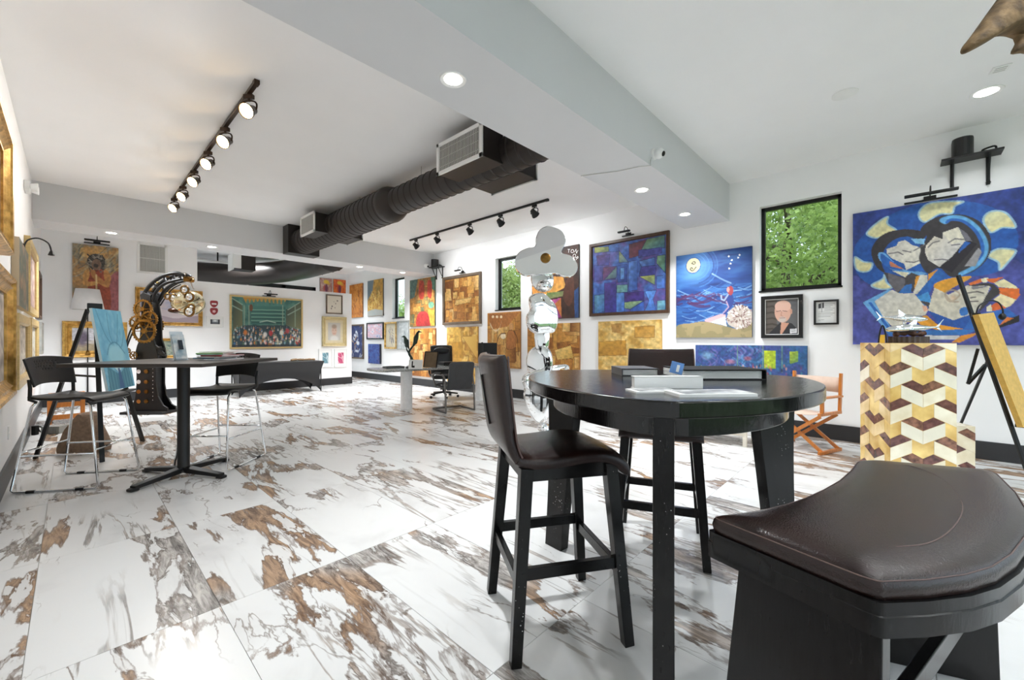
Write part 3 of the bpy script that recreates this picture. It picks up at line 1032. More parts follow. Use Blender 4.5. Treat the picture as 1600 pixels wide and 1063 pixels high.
pad(MB(), pr, [.24] * (len(pr) - 2) + [.235, .21], [.06] * (len(pr) - 2) + [.055, .03], bow=.025).build('backrest', mat('grey_black_leather', (52, 53, 55), .38, var=.12, bump=.1, bscale=200), t, smooth=True, auto=60)

# ---- director's chair
t = thing('director_chair', 'folding wooden director chair with pale canvas by the dark baseboard', 'chair', (5.86, .80, 0), math.radians(160))
W_ = .25
for x in (-.17, .17):
    MB().bar((x, W_, .03), (x, -W_, .42), .022, .036).build('leg', M_ORANGE, t, bevel=.003)
    MB().bar((x + .024, -W_, .03), (x + .024, W_, .42), .022, .036).build('leg', M_ORANGE, t, bevel=.003)
for sy in (1, -1):
    MB().bar((-.22, sy * W_, .02), (.22, sy * W_, .02), .03, .036).build('foot_rail', M_ORANGE, t, bevel=.003)
    MB().bar((-.22, sy * W_, .44), (.22, sy * W_, .44), .03, .034).build('seat_rail', M_ORANGE, t, bevel=.003)
    MB().bar((-.23, sy * W_, .62), (.20, sy * W_, .62), .05, .022).build('armrest', M_ORANGE, t, bevel=.004)
    MB().bar((.16, sy * W_, .45), (.16, sy * W_, .61), .026, .036).build('arm_post', M_ORANGE, t, bevel=.003)
    MB().bar((-.20, sy * W_, .45), (-.23, sy * W_, .88), .026, .036).build('back_post', M_ORANGE, t, bevel=.003)
M_CANV = mat('pale_pink_canvas', (216, 190, 172), .85, var=.06, bump=.2, bscale=200)
MB().sheet([[(x, y, .445 - .03 * (1 - (y / W_) ** 2)) for y in np.linspace(-W_, W_, 9)] for x in (-.2, .2)]).build('seat_canvas', M_CANV, t, smooth=True, solid=.004)
MB().sheet([[(-.222 - .03 * (1 - (y / W_) ** 2) - (z - .68) * .08, y, z) for y in np.linspace(-W_, W_, 9)] for z in (.66, .83)]).build('back_canvas', M_CANV, t, smooth=True, solid=.004)
# low white plinth table
t = thing('low_table', 'low whitewashed wooden table standing behind the bar table by the wall', 'table', (5.62, 1.72, 0), 0)
MB().b2((-.22, -.42, .17), (.22, .42, .20)).build('tabletop', mat('whitewashed_wood', (222, 214, 200), .6, var=.08), t, bevel=.004)
for sx in (1, -1):
    for sy in (1, -1):
        MB().box((sx * .19, sy * .39, .085), (.04, .04, .17)).build('leg', MATS['whitewashed_wood'], t)
    MB().bar((sx * .19, -.39, .14), (sx * .19, .39, .14), .02, .04).build('rail', MATS['whitewashed_wood'], t)

# ---- inlaid pedestals
M_IVORY = mat('ivory_onyx', (238, 222, 186), .22, var=.10, scale=7, col2=(244, 236, 214), coat=.3)
M_AMBER = mat('amber_onyx', (214, 160, 66), .22, var=.22, scale=6, col2=(236, 204, 130), coat=.3)
M_PLUM = mat('plum_marble', (78, 36, 34), .2, var=.35, scale=22, col2=(112, 70, 62), coat=.3)
M_RUST = mat('rust_marble', (84, 42, 28), .2, var=.45, scale=26, col2=(136, 92, 70), coat=.3)
M_HONEY = mat('honey_onyx', (228, 190, 118), .22, var=.15, scale=8, col2=(238, 212, 160), coat=.3)
M_PALE = mat('white_onyx', (234, 226, 204), .2, var=.06, scale=10, coat=.3)


def inlay(root, s, h, nrow, faces):
    """three-block inlay on the chosen sides: each stone its own piece, 2 mm proud with dark gaps"""
    random.seed(11)
    hw = s / 2
    dz = h / nrow
    for f in faces:
        M = Matrix.Rotation(f * PI / 2, 4, 'Z') @ Matrix.Translation((0, -s / 2, 0)) @ Matrix.Rotation(PI / 2, 4, 'X')
        a, r = s * .335, dz * .25

        def piece(poly, m, name):
            poly = [(min(max(x, -hw), hw), min(max(z, 0.004), h - .004)) for x, z in poly]
            q = []
            for p in poly:
                if not q or math.hypot(p[0] - q[-1][0], p[1] - q[-1][1]) > 1e-4:
                    q.append(p)
            if len(q) < 3:
                return
            ar = abs(sum(q[i - 1][0] * q[i][1] - q[i][0] * q[i - 1][1] for i in range(len(q)))) / 2
            if ar < 2e-4:
                return
            cx, cz = sum(p[0] for p in q) / len(q), sum(p[1] for p in q) / len(q)
            q = [(cx + (x - cx) * .985, cz + (z - cz) * .985) for x, z in q]
            MB().prism(q, 0.0, .0025, M).build(name, m, root)

        for k in range(-1, int(nrow) + 3):
            for cx, zz in ((0, k * dz), (-hw, k * dz + dz / 2), (hw, k * dz + dz / 2)):
                for sg in (1, -1):
                    # dark arm of the chevron
                    piece([(cx, zz), (cx + sg * a * .47, zz + r * .55), (cx + sg * a, zz + r * .02), (cx, zz - r * .98)], random.choice((M_PLUM, M_PLUM, M_RUST)), 'inlay_stone')
                    lo = dz * .36
                    piece([(cx, zz - r), (cx + sg * a, zz), (cx + sg * a, zz - lo), (cx, zz - r - lo)], random.choice((M_PALE, M_IVORY, M_IVORY, M_HONEY) if f == 0 else (M_IVORY, M_HONEY, M_HONEY, M_AMBER)), 'inlay_stone')


t = thing('inlaid_pedestal', 'tall square pedestal inlaid with ivory, amber and plum stone blocks', 'pedestal', (0, 0, 0), 0)
# near upright edge and side follow from the floor plan of the photo
c0 = (4.61, .057)
an = -YAW + math.radians(-15)
ex, ey = Vector((math.cos(an), math.sin(an))), Vector((-math.sin(an), math.cos(an)))
PS = .44
ctr = Vector(c0) + ex * PS / 2 + ey * PS / 2
t.location = (ctr.x, ctr.y, 0)
t.rotation_euler = (0, 0, an)
PED = (ctr.x, ctr.y, an)
PH = 1.235
MB().b2((-PS / 2, -PS / 2, 0), (PS / 2, PS / 2, PH)).build('block', M_AMBER, t)
inlay(t, PS, PH, 4.15, (0, 3))
t = thing('inlaid_pedestal', 'low square pedestal with the same stone inlay beside the tall one', 'pedestal', tuple(ctr + ex * .45 + ey * .43) + (0,), an)
MB().b2((-.19, -.19, 0), (.19, .19, .50)).build('block', M_IVORY, t)
inlay(t, .38, .50, 1.7, (0, 3))

# fish sculpture on the pedestal
t = thing('fish_sculpture', 'polished steel sculpture of two sharks above a driftwood and ribbed base', 'sculpture', tuple(ctr + ex * .03 + ey * .01) + (PH,), an)
rb = [(.085 + (.004 if k % 2 else 0), 0) for k in range(2)]
pts = []
for k in range(48):
    a = 2 * PI * k / 48
    r = .15 if k % 2 else .143
    pts.append((r * math.cos(a) * 1.0, r * .7 * math.sin(a)))
pts = [(x * .92, y_) for x, y_ in pts]
MB().prism(pts, 0, .055).build('base', mat('ribbed_dark_wood', (62, 48, 42), .4, var=.3, scale=30), t)
MB().tube(catmull([(-.10, 0, .07), (-.02, .01, .085), (.06, 0, .075), (.12, .01, .085)], 4), [.02 + .008 * math.sin(i * 2.1) for i in range(13)], 8).build('driftwood', mat('red_driftwood', (92, 56, 38), .6, var=.4, scale=20), t, smooth=True)


def shark(parent, c, L, rz, tilt):
    M = Matrix.Translation(c) @ Matrix.Rotation(rz, 4, 'Z') @ Matrix.Rotation(tilt, 4, 'Y')
    b = MB()
    b.M = M
    xs = [-.5, -.42, -.28, -.1, .08, .22, .34, .42, .5]
    rs = [.012, .05, .085, .10, .085, .055, .03, .02, .012]
    b.tube([(x * L, 0, 0) for x in xs], [r * L for r in rs], 12)
    o = b.build('shark_body', M_CHROME, parent, smooth=True)
    fins = [([(-.06, .08), (.10, .07), (.12, .22)], 0), ([(.44, .0), (.50, .0), (.60, .16), (.50, .05)], 0), ([(.44, 0), (.50, 0), (.56, -.10)], 0)]
    for poly, _ in fins:
        f = MB()
        f.M = M @ Matrix.Rotation(PI / 2, 4, 'X')
        f.prism([(x * L, z * L) for x, z in poly], -.006 * L, .006 * L).build('fin', M_CHROME, o)
    for sy in (1, -1):
        f = MB()
        f.M = M
        f.prism([(-.14 * L, sy * .06 * L), (0, sy * .07 * L), (.08 * L, sy * .26 * L)], -.05 * L, -.035 * L).build('fin', M_CHROME, o)


shark(t, (.02, 0, .125), .40, math.radians(4), math.radians(-3))
shark(t, (-.02, .03, .215), .34, math.radians(178), math.radians(-4))
MB().tube([(.0, .01, .08), (.0, .01, .125)], .008, 8).tube([(-.02, .02, .125), (-.02, .03, .215)], .006, 8).build('support_rod', M_CHROME, t, smooth=True)
t = thing('arched_stand', 'small black arch with a yellow card on the stone pedestal', 'ornament', (0, 0, PH), an)
q = ctr - ex * .186 - ey * .05
t.location = (q.x, q.y, PH)
MB().tube([(-.03 + .06 * i / 12, 0, .15 * math.sin(PI * i / 12) ** .8 if 0 < i < 12 else 0) for i in range(13)], .006, 8).build('arch', M_BLACK, t, smooth=True)
MB().box((0, .004, .035), (.036, .006, .07)).build('card', mat('yellow_card', (226, 178, 40), .5), t)

# ---- mirror-steel figure
M_PIL = []


def pillow(outline, th, name, parent, M, m=M_MIRROR, n=8, flat=.75):
    """inflated polished plate: closed outline in x-z, swollen in y"""
    cx = sum(p[0] for p in outline) / len(outline)
    cz = sum(p[1] for p in outline) / len(outline)
    rings = []
    for i in range(2 * n + 1):
        a = -PI / 2 + PI * i / (2 * n)
        k = max(math.cos(a), .02) ** .45
        k = flat + (1 - flat) * k if abs(math.sin(a)) < .999 else flat * .5
        k = max(k, .02)
        rings.append([M @ Vector((cx + (x - cx) * k, th / 2 * math.sin(a), cz + (z - cz) * k)) for x, z in outline])
    return MB().loft(rings).build(name, m, parent, smooth=True, auto=65)


SD = 4.95
sx_, sy_ = SD * (FX + RX * (852 - 800) / FOC), SD * (FY + RY * (852 - 800) / FOC)
t = thing('mirror_sculpture', 'tall mirror-polished steel figure built of rounded cut-out plates', 'sculpture', (sx_, sy_, 0), -YAW + math.radians(4))


def fig(pts):
    """photo outline scaled to metres in the figure's own upright plane"""
    return [((u - 852) / FOC * SD, EYE - (v - 531.5) / FOC * SD) for u, v in pts]


I4 = Matrix.Identity(4)
Rx_ = Matrix.Rotation(PI / 2, 4, 'X')
head = catmull([(858, 352), (878, 359), (885, 376), (878, 392), (880, 396), (893, 400), (902, 412), (901, 425), (891, 433), (878, 432), (868, 428), (850, 430), (832, 431), (820, 432), (808, 424), (804, 411), (810, 396), (824, 388), (836, 385), (838, 370), (845, 357)], 4, True)
MB().prism(fig(head), -.03, .03, Matrix.Translation((0, 0, 2.1)) @ Matrix.Rotation(math.radians(-6), 4, 'X') @ Matrix.Translation((0, 0, -2.1)) @ Rx_).build('head_plate', M_MIRROR, t, smooth=True, auto=30, bevel=.012)
oc = arc(852, 404, 8, 0, 345, 22)
pillow(fig(oc), .075, 'hole_reflection_disc', t, I4, M_BRASS, flat=.9)  # brass colour stands in for the orange reflection in the head's centre hole
neck = catmull([(832, 424), (842, 422), (860, 424), (866, 436), (862, 452), (848, 456), (836, 450), (830, 438)], 4, True)
pillow(fig(neck), .08, 'neck_plate', t, Matrix.Translation((0, .04, 0)), flat=0.86)
MB().ball((-.02, 0, fig([(848, 447)])[0][1]), (.09, .09, .075), 18).build('collar_ball', M_MIRROR, t, smooth=True)
torso = catmull([(829, 462), (846, 458), (858, 466), (868, 478), (872, 500), (866, 519), (852, 521), (836, 522), (824, 512), (822, 495), (828, 484), (826, 472)], 4, True)
pillow(fig(torso), .12, 'torso_plate', t, Matrix.Rotation(.15, 4, 'Z'), flat=0.84)
leg = catmull([(836, 516), (856, 514), (858, 535), (853, 552), (846, 556), (838, 550), (835, 534)], 4, True)
pillow(fig(leg), .10, 'waist_plate', t, I4, flat=0.84)
hip = catmull([(836, 542), (850, 538), (862, 552), (864, 572), (858, 590), (842, 594), (828, 584), (822, 566), (826, 550)], 4, True)
pillow(fig(hip), .12, 'hip_plate', t, Matrix.Rotation(-.2, 4, 'Z'), flat=0.82)
arm = catmull([(814, 588), (836, 578), (860, 572), (888, 570), (894, 578), (880, 590), (850, 596), (835, 606), (818, 606)], 4, True)
pillow(fig(arm), .10, 'skirt_plate', t, Matrix.Rotation(.35, 4, 'Z'), flat=0.85)
body = catmull([(822, 600), (845, 594), (868, 600), (874, 620), (862, 645), (852, 660), (838, 660), (826, 645), (818, 622)], 4, True)
pillow(fig(body), .14, 'body_plate', t, I4, flat=0.82)
MB().ball((-.03, 0, fig([(848, 668)])[0][1]), (.07, .07, .06), 16).build('ankle_ball', M_MIRROR, t, smooth=True)
MB().lathe([(.26, 0), (.26, .03), (.20, .07), (.10, .11), (.07, .17), (.05, .24)], 32).build('base', M_MIRROR, t, smooth=True, auto=50)

# ---- clockwork lamp sculpture
SX, SY = onZ(237, 645, 0)
t = thing('clockwork_sculpture', 'tall black and brass clockwork sculpture with curved crane arm and hanging glass orb', 'sculpture', (SX, SY, 0), -YAW)
sc = 7.16 / FOC


def cw(u, v):
    return (u - 237) * sc, EYE - (v - 531.5) * sc


prof = [(205, 647), (206, 640), (214, 634), (219, 620), (221, 600), (221, 575), (219, 552), (222, 540), (226, 530), (228, 500), (229, 472), (226, 462), (232, 458), (243, 462), (243, 480), (246, 500), (247, 530), (251, 542), (254, 556), (251, 575), (251, 600), (254, 618), (262, 632), (269, 636), (269, 647)]
poly = [cw(u, v) for u, v in prof]
Rx = Matrix.Rotation(PI / 2, 4, 'X')
MB().prism(poly, .07, .10, Rx).prism(poly, -.10, -.07, Rx).build('side_plate', M_BLACK, t, bevel=.006)
MB().b2((cw(224, 0)[0], -.07, .05), (cw(248, 0)[0], .07, 1.15)).build('core', M_MATTE, t)
MB().b2((cw(205, 0)[0], -.22, 0), (cw(270, 0)[0], .22, .045)).build('foot_plate', M_BLACK, t, bevel=.006)
for v in (580, 596, 611, 626):
    for u in (226, 237):
        x, z = cw(u, v)
        m = M_BRASS if u > 230 else M_CHROME
        MB().lathe([(.026, -.012), (.036, -.012), (.036, .012), (.026, .012)], 6 if u > 230 else 14, (x, -.105, z), Rx).build('porthole_ring', m, t)
for k in range(9):
    x, z = cw(247, 576 + k * 6)
    MB().ball((x, -.104, z), .008, 8).build('rivet', M_CHROME, t)
# gears


def gear(u, v, r, teeth, y, m=M_BRASS, w=.02, spokes=5):
    x, z = cw(u, v)
    M = Matrix.Translation((x, y, z)) @ Rx
    g = MB()
    n = teeth * 2
    ro = [r * (1.0 if k % 2 else .90) for k in range(n)]
    vs = []
    for zz in (-w / 2, w / 2):
        vs += [(ro[k] * math.cos(2 * PI * k / n), ro[k] * math.sin(2 * PI * k / n), zz) for k in range(n)]
        vs += [(r * .76 * math.cos(2 * PI * k / n), r * .76 * math.sin(2 * PI * k / n), zz) for k in range(n)]
    fs = []
    for k in range(n):
        l = (k + 1) % n
        fs += [(k, l, n + l, n + k), (2 * n + k, 2 * n + l, 3 * n + l, 3 * n + k), (k, l, 2 * n + l, 2 * n + k), (n + k, n + l, 3 * n + l, 3 * n + k)]
    g.add(vs, fs, M)
    for k in range(spokes):
        a = 2 * PI * k / spokes
        g.bar(M @ Vector((0, 0, 0)), M @ Vector((r * .8 * math.cos(a), r * .8 * math.sin(a), 0)), w * .6, w * .8, up=(0, 1, 0))
    g.lathe([(r * .2, -w * .8), (r * .2, w * .8)], 12, M=M)
    return g.build('gear', m, t)


gear(234, 484, .17, 22, -.13)
gear(246, 500, .15, 20, -.16)
gear(228, 505, .12, 16, -.19)
gear(243, 518, .21, 26, -.22, spokes=6)
gear(228, 508, .20, 24, .14, spokes=6)
gear(221, 555, .07, 12, -.15)
gear(212, 548, .05, 10, -.15)
for (pts, rr) in (([(229, 470), (232, 458), (242, 445), (257, 434), (272, 429), (284, 428), (293, 432)], .030), ([(243, 472), (250, 456), (262, 445), (276, 440), (290, 437)], .026)):
    for y in (-.07, .07):
        c = [cw(u, v) for u, v in catmull(pts, 4)]
        MB().tube([(x, y, z) for x, z in c], rr, 8).build('crane_arm', M_BLACK, t, smooth=True)
for f in range(6):
    a, b = catmull([(229, 470), (232, 458), (242, 445), (257, 434), (272, 429), (284, 428), (293, 432)], 4)[4 * f + 1], catmull([(243, 472), (246, 464), (250, 456), (262, 445), (276, 440), (284, 438), (290, 437)], 4)[4 * f + 1]
    for y in (-.07, .07):
        p, q = cw(*a), cw(*b)
        MB().bar((p[0], y, p[1]), (q[0], y, q[1]), .02, .03).build('arm_brace', M_BLACK, t)
    p = cw(*a)
    MB().tube([(p[0], -.075, p[1]), (p[0], .075, p[1])], .016, 10).build('arm_pin', M_BRASS, t, smooth=True)
for pts in ([(249, 476), (258, 462), (268, 450), (281, 443)], [(252, 478), (261, 464), (271, 452), (284, 445)]):
    MB().tube([(x, -.02, z) for x, z in (cw(u, v) for u, v in catmull(pts, 4))], .010, 6).build('cable', M_BLACK, t, smooth=True)
for pts in ([(226, 495), (214, 515), (207, 535), (204, 547)], [(231, 498), (219, 515), (210, 535), (206, 548)]):
    MB().tube([(x, -.11, z) for x, z in (cw(u, v) for u, v in catmull(pts, 4))], .012, 6).build('linkage_rod', M_BLACK, t, smooth=True)
x, z = cw(295, 437)
MB().box((x, 0, z), (.09, .14, .09)).tube([(x - .03, 0, z), (x + .08, 0, z - .02)], .035, 10).build('crane_head', M_BRASS, t, bevel=.01)
x, z = cw(303, 452)
MB().tube([cw(297, 438)[:1] + (0,) + cw(297, 438)[1:], (x, 0, z)], .012, 6).build('hook', M_CHROME, t)
M_ORB = mat('smoked_glass_orb', (176, 158, 110), .07, .75, var=.25, scale=5, col2=(214, 206, 180))
ox, oz = cw(294, 474)
orb = MB().ball((ox, 0, oz), (.25, .23, .22), 24).build('orb', M_ORB, t, smooth=True)
for (u, v, r) in ((285, 468, .06), (309, 466, .07), (309, 488, .075), (276, 465, .04), (302, 455, .06), (312, 482, .05)):
    x, z = cw(u, v)
    MB().ball((x, -.16, z), r, 14).build('lens', M_CHROME, orb, smooth=True)
    MB().tube([(x + (r + .01) * math.cos(a * PI / 8), -.19, z + (r + .01) * math.sin(a * PI / 8)) for a in range(16)], .012, 6, closed=True).build('lens_ring', M_BRASS, orb, smooth=True)
x, z = cw(283, 486)
MB().ball((x, -.10, z), (.13, .10, .05), 16).build('propeller_blade', mat('dark_copper', (70, 40, 26), .25, .6), orb, smooth=True)
for (a, b) in (((249, 540), (262, 553)), ((247, 552), (266, 556)), ((252, 545), (264, 545))):
    p, q = cw(*a), cw(*b)
    MB().bar((p[0], -.08, p[1]), (q[0], -.08, q[1]), .03, .03).build('side_bracket', M_BLACK, t)

# ---- easels
t = thing('easel', 'black tripod easel holding the turquoise painting', 'easel', (.18, 6.5, 0))
FT = [(-.27, 6.70), (.21, 6.00), (.60, 6.88)]
ap = (.17, 6.52, 1.62)
for i, (x, y) in enumerate(FT):
    top = (ap[0] + (x - .18) * .12 - .18, ap[1] + (y - 6.5) * .12 - 6.5, 1.60)
    MB().bar((x - .18, y - 6.5, 0), top, .04, .03).build('leg', M_BLACK, t, bevel=.003)
MB().box((ap[0] - .18, ap[1] - 6.5, 1.62), (.12, .10, .09)).build('head_clamp', M_BLACK, t, bevel=.006)
e1, e2 = Vector((FT[1][0], FT[1][1], 0)), Vector((FT[2][0], FT[2][1], 0))
tp = Vector((ap[0], ap[1], 1.60))
k = .66 / 1.6
l1, l2 = e1.lerp(tp, k), e2.lerp(tp, k)
o_ = Vector((.18, 6.5, 0))
en = (l2 - l1).cross(tp - (l1 + l2) / 2).normalized()
MB().bar(l1 + en * .05 - o_, l2 + en * .05 - o_, .13, .025).build('ledge', M_BLACK, t, bevel=.003)
r1 = Vector((FT[0][0], FT[0][1], 0)).lerp(tp, .55)
MB().bar(l1.lerp(tp, .22) - o_, r1 - o_, .02, .02).build('brace', M_BLACK, t)
EASEL = (l1, l2, tp)

# rock
t = thing('standing_stone', 'upright brown sandstone rock standing beneath the tripod easel', 'stone', (.10, 6.72, 0), -YAW)
rk = catmull([(-.22, 0), (-.23, .05), (-.20, .16), (-.175, .26), (-.10, .36), (-.03, .43), (.02, .44), (.07, .40), (.125, .30), (.17, .20), (.21, .08), (.20, 0)], 4)
rings = []
random.seed(2)
for yy, k in ((-.10, .80), (-.075, .95), (0, 1.0), (.075, .95), (.10, .8)):
    rings.append([(x * k + .01 * math.sin(9 * z + 20 * yy), yy + .02 * math.sin(7 * x + 5 * z), z * (.9 + .1 * k)) for x, z in rk])
MB().loft(rings).build('stone_body', M_STONE, t, smooth=True, auto=50)

# orange wooden stand and power box in the far left corner
t = thing('plant_stand', 'small orange varnished wooden stand by the side wall behind the easel', 'stand', (-.06, 9.35, 0), 0)
for sx in (1, -1):
    for sy in (1, -1):
        MB().box((sx * .17, sy * .3, .20), (.045, .045, .40)).build('leg', M_ORANGE, t, bevel=.004)
MB().b2((-.20, -.34, .39), (.20, .34, .43)).build('top', M_ORANGE, t, bevel=.006)
for z in (.12, .30):
    for sx in (1, -1):
        MB().bar((sx * .17, -.3, z), (sx * .17, .3, z), .02, .07).build('side_rail', M_ORANGE, t)
    MB().bar((-.17, -.3, z), (.17, -.3, z), .02, .07).build('end_rail', M_ORANGE, t)
t = thing('power_box', 'small grey ribbed transformer box with black cord on the floor by the wall', 'box', (-.16, 8.35, 0), math.radians(-40))
MB().b2((-.11, -.07, 0), (.11, .07, .10)).build('case', mat('grey_steel', (146, 146, 142), .4, .3), t, bevel=.005)
for k in range(7):
    MB().box((-.09 + k * .03, -.072, .05), (.012, .006, .08)).build('fin', MATS['grey_steel'], t)
MB().tube(catmull([(-.11, 0, .05), (-.17, -.03, .10), (-.20, .02, .02), (-.16, .10, .01), (-.22, .12, .008)], 5), .009, 6).build('cord', M_MATTE, t, smooth=True)
MB().box((-.15, -.10, .06), (.05, .05, .12)).build('plug_block', M_MATTE, t, bevel=.004)

# floor lamp
t = thing('floor_lamp', 'slim floor lamp with white drum shade beneath the figure portrait', 'lamp', onZ(137, 632, 0) + (0,))
MB().lathe([(.14, 0), (.14, .015), (.03, .03), (.012, .05), (.012, .55)], 24).build('base', M_BLACK, t, smooth=True, auto=40)
MB().tube([(0, 0, .5), (0, 0, 1.90)], .009, 8).build('pole', M_BLACK, t)
MB().lathe([(.012, .92), (.03, .95), (.05, .99), (.03, 1.02), (.014, 1.06)], 16).build('finial', M_BRASS, t, smooth=True)
MB().lathe([(.24, 1.856), (.17, 2.257)], 36).build('shade', mat('white_linen', (232, 232, 232), .8, var=.03, bump=.2, bscale=200), t, smooth=True)

# right-hand easel with canvas seen from its edge
t = thing('easel', 'black display easel leaning beside the stone pedestal', 'easel', (0, 0, 0))


def at(u, v, d):
    a, b, c = ray(u, v)
    return Vector((a * d, b * d, EYE + c * d))


DE = 3.55
mast_t, mast_b = at(1497, 430, DE + .1), at(1612, 760, DE - .05)
mast_b.z = 0.0 if mast_b.z < .15 else mast_b.z
foot_f = Vector((mast_b.x, mast_b.y, 0))
MB().bar(mast_t, at(1604, 735, DE), .025, .025).bar(at(1604, 735, DE), foot_f + Vector((.0, -.02, 0)), .025, .025).build('mast', M_BLACK, t, bevel=.003)
lg = onZ(1492, 690, 0.0)
k1 = at(1545, 560, DE + .15)
foot_r = Vector(onZ(1480, 712, 0) + (0,))
MB().bar(k1, foot_r, .018, .018).build('leg', M_BLACK, t)
foot_s = Vector((foot_f.x + .42, foot_f.y - .38, 0))
MB().bar(k1 + Vector((.03, -.02, 0)), foot_s, .018, .018).build('leg', M_BLACK, t)
MB().bar(at(1528, 545, DE + .08), at(1512, 600, DE + .12), .02, .02).bar(at(1512, 600, DE + .12), at(1540, 570, DE + .1), .02, .02).build('brace', M_BLACK, t)
MB().bar(at(1588, 665, DE - .03), at(1616, 668, DE - .02), .02, .03).build('ledge', M_BLACK, t)
t = thing('canvas', 'gold-painted canvas leaning on the display easel beside the stone pedestal', 'canvas', (0, 0, 0))
p0, p1 = at(1524, 492, DE - .15), at(1594, 668, DE - .18)
q0, q1 = at(1548, 489, DE - .05), at(1616, 668, DE - .07)
thk = (p1 - p0).cross(q0 - p0).normalized() * .018
MB().loft([[p0 - thk, p0 + thk, q0 + thk, q0 - thk], [p1 - thk, p1 + thk, q1 + thk, q1 - thk]]).build('canvas_body', mat('gold_canvas', (208, 168, 84), .6, var=.12, scale=30, bump=.15, bscale=160), t)
t = thing('picture_light', 'black gooseneck lamp clipped on the display easel beside the stone pedestal', 'lamp', (0, 0, 0))
g = [at(u, v, DE + .005) for u, v in catmull([(1525, 492), (1530, 478), (1545, 470), (1560, 473), (1567, 485), (1566, 495)], 5)]
MB().tube(g, .006, 7).build('gooseneck', M_BLACK, t, smooth=True)
MB().ball(g[-1], (.025, .025, .03), 10).build('lamp_head', M_BLACK, t, smooth=True)
MB().box(g[0], (.05, .05, .03)).build('clamp', M_BLACK, t)

# hanging carved wood piece, upper right
t = thing('hanging_carving', 'weathered brown carved wooden whale tail hanging below the ceiling', 'carving', (0, 0, 0))
DC = 2.0
M_DRIFT = mat('carved_driftwood', (66, 50, 34), .8, var=.5, scale=14, stretch=(1, 1, 1), bump=1.0, bscale=26, col2=(112, 90, 60))
rk = [(1505, 80), (1513, 81), (1540, 67), (1565, 52), (1585, 50), (1600, 54), (1620, 60), (1650, 50), (1690, 20), (1700, -30), (1650, -70), (1600, -60), (1570, -15), (1545, 20), (1520, 55), (1508, 70)]
pl = [at(u, v, DC) for u, v in catmull(rk, 3, True)]
nrm = Vector((FX, FY, 0))
cen = sum(pl, Vector()) / len(pl)
rings = [[cen + (p - cen) * k + nrm * o for p in pl] for o, k in ((-.055, .55), (-.045, .82), (-.02, .97), (0, 1), (.02, .97), (.045, .82), (.055, .55))]
MB().loft(rings).build('tail_fluke', M_DRIFT, t, smooth=True)
rk = [(1583, 82), (1590, 66), (1587, 57), (1592, 56), (1600, 57), (1625, 52), (1660, 45), (1650, 75), (1620, 84), (1600, 81)]
pl = [at(u, v, DC) for u, v in catmull(rk, 3, True)]
cen = sum(pl, Vector()) / len(pl)
rings = [[cen + (p - cen) * k + nrm * o for p in pl] for o, k in ((-.03, .6), (-.015, .95), (0, 1), (.015, .95), (.03, .6))]
MB().loft(rings).build('lower_fin', M_DRIFT, t, smooth=True)
c1 = at(1650, -40, DC)
MB().tube([c1, (c1.x, c1.y, H)], .003, 6).build('hanging_wire', M_BLACK, t)
# ================================================================== CEILING FIXTURES
ORD = ('first', 'second', 'third', 'fourth', 'fifth', 'sixth')


def track(name_label, x, y0, y1, heads, facing, warm, watts, what, group):
    """rail with clip-on spotlights; heads run towards the far beam, so count them from there"""
    t = thing('track_rail', name_label, 'track light', (x, y0, H))
    L = y1 - y0
    m = M_BRASSY if warm else M_BLACK
    MB().b2((-.018, 0, -.035), (.018, L, 0)).build('rail', m, t, bevel=.003)
    MB().b2((-.022, -.03, -.04), (.022, .03, 0)).build('end_feed', m, t, bevel=.003)
    for k, y in enumerate(sorted(heads, reverse=True)):
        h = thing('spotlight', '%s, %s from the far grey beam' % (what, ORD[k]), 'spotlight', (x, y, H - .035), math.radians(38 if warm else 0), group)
        MB().box((0, 0, -.02), (.034, .09, .04)).build('adapter', m, h, bevel=.003)
        MB().tube([(0, 0, -.035), (0, 0, -.06)], .012, 8).build('stem', m, h)
        yk = catmull([(0, -.072, -.145), (0, -.076, -.09), (0, -.04, -.06), (0, .04, -.06), (0, .076, -.09), (0, .072, -.145)], 4)
        MB().tube(yk, .008, 6).build('yoke', m, h, smooth=True)
        tilt = math.radians(56 * facing)
        M = Matrix.Translation((0, 0, -.145)) @ Matrix.Rotation(-tilt, 4, 'Y') @ Matrix.Rotation(PI, 4, 'X') @ Matrix.Scale(1.28, 4)
        lp = MB().lathe([(.018, -.060), (.030, -.055), (.034, -.02), (.050, .015), (.054, .035), (.050, .035), (.047, .028)], 18, (0, 0, 0), M).build('lamp_can', m, h, smooth=True, auto=40)
        MB().lathe([(.001, .026), (.047, .026), (.047, .030), (.001, .034)], 18, (0, 0, 0), M).build('bulb', M_WARM if warm else M_LIGHT, lp)
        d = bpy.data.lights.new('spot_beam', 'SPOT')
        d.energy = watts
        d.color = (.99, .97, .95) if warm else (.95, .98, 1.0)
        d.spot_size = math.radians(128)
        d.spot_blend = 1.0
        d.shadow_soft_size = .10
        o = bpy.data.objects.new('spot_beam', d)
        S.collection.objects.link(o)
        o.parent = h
        o.matrix_local = M @ Matrix.Scale(1 / 1.28, 4) @ Matrix.Translation((0, 0, .075)) @ Matrix.Rotation(PI, 4, 'X')


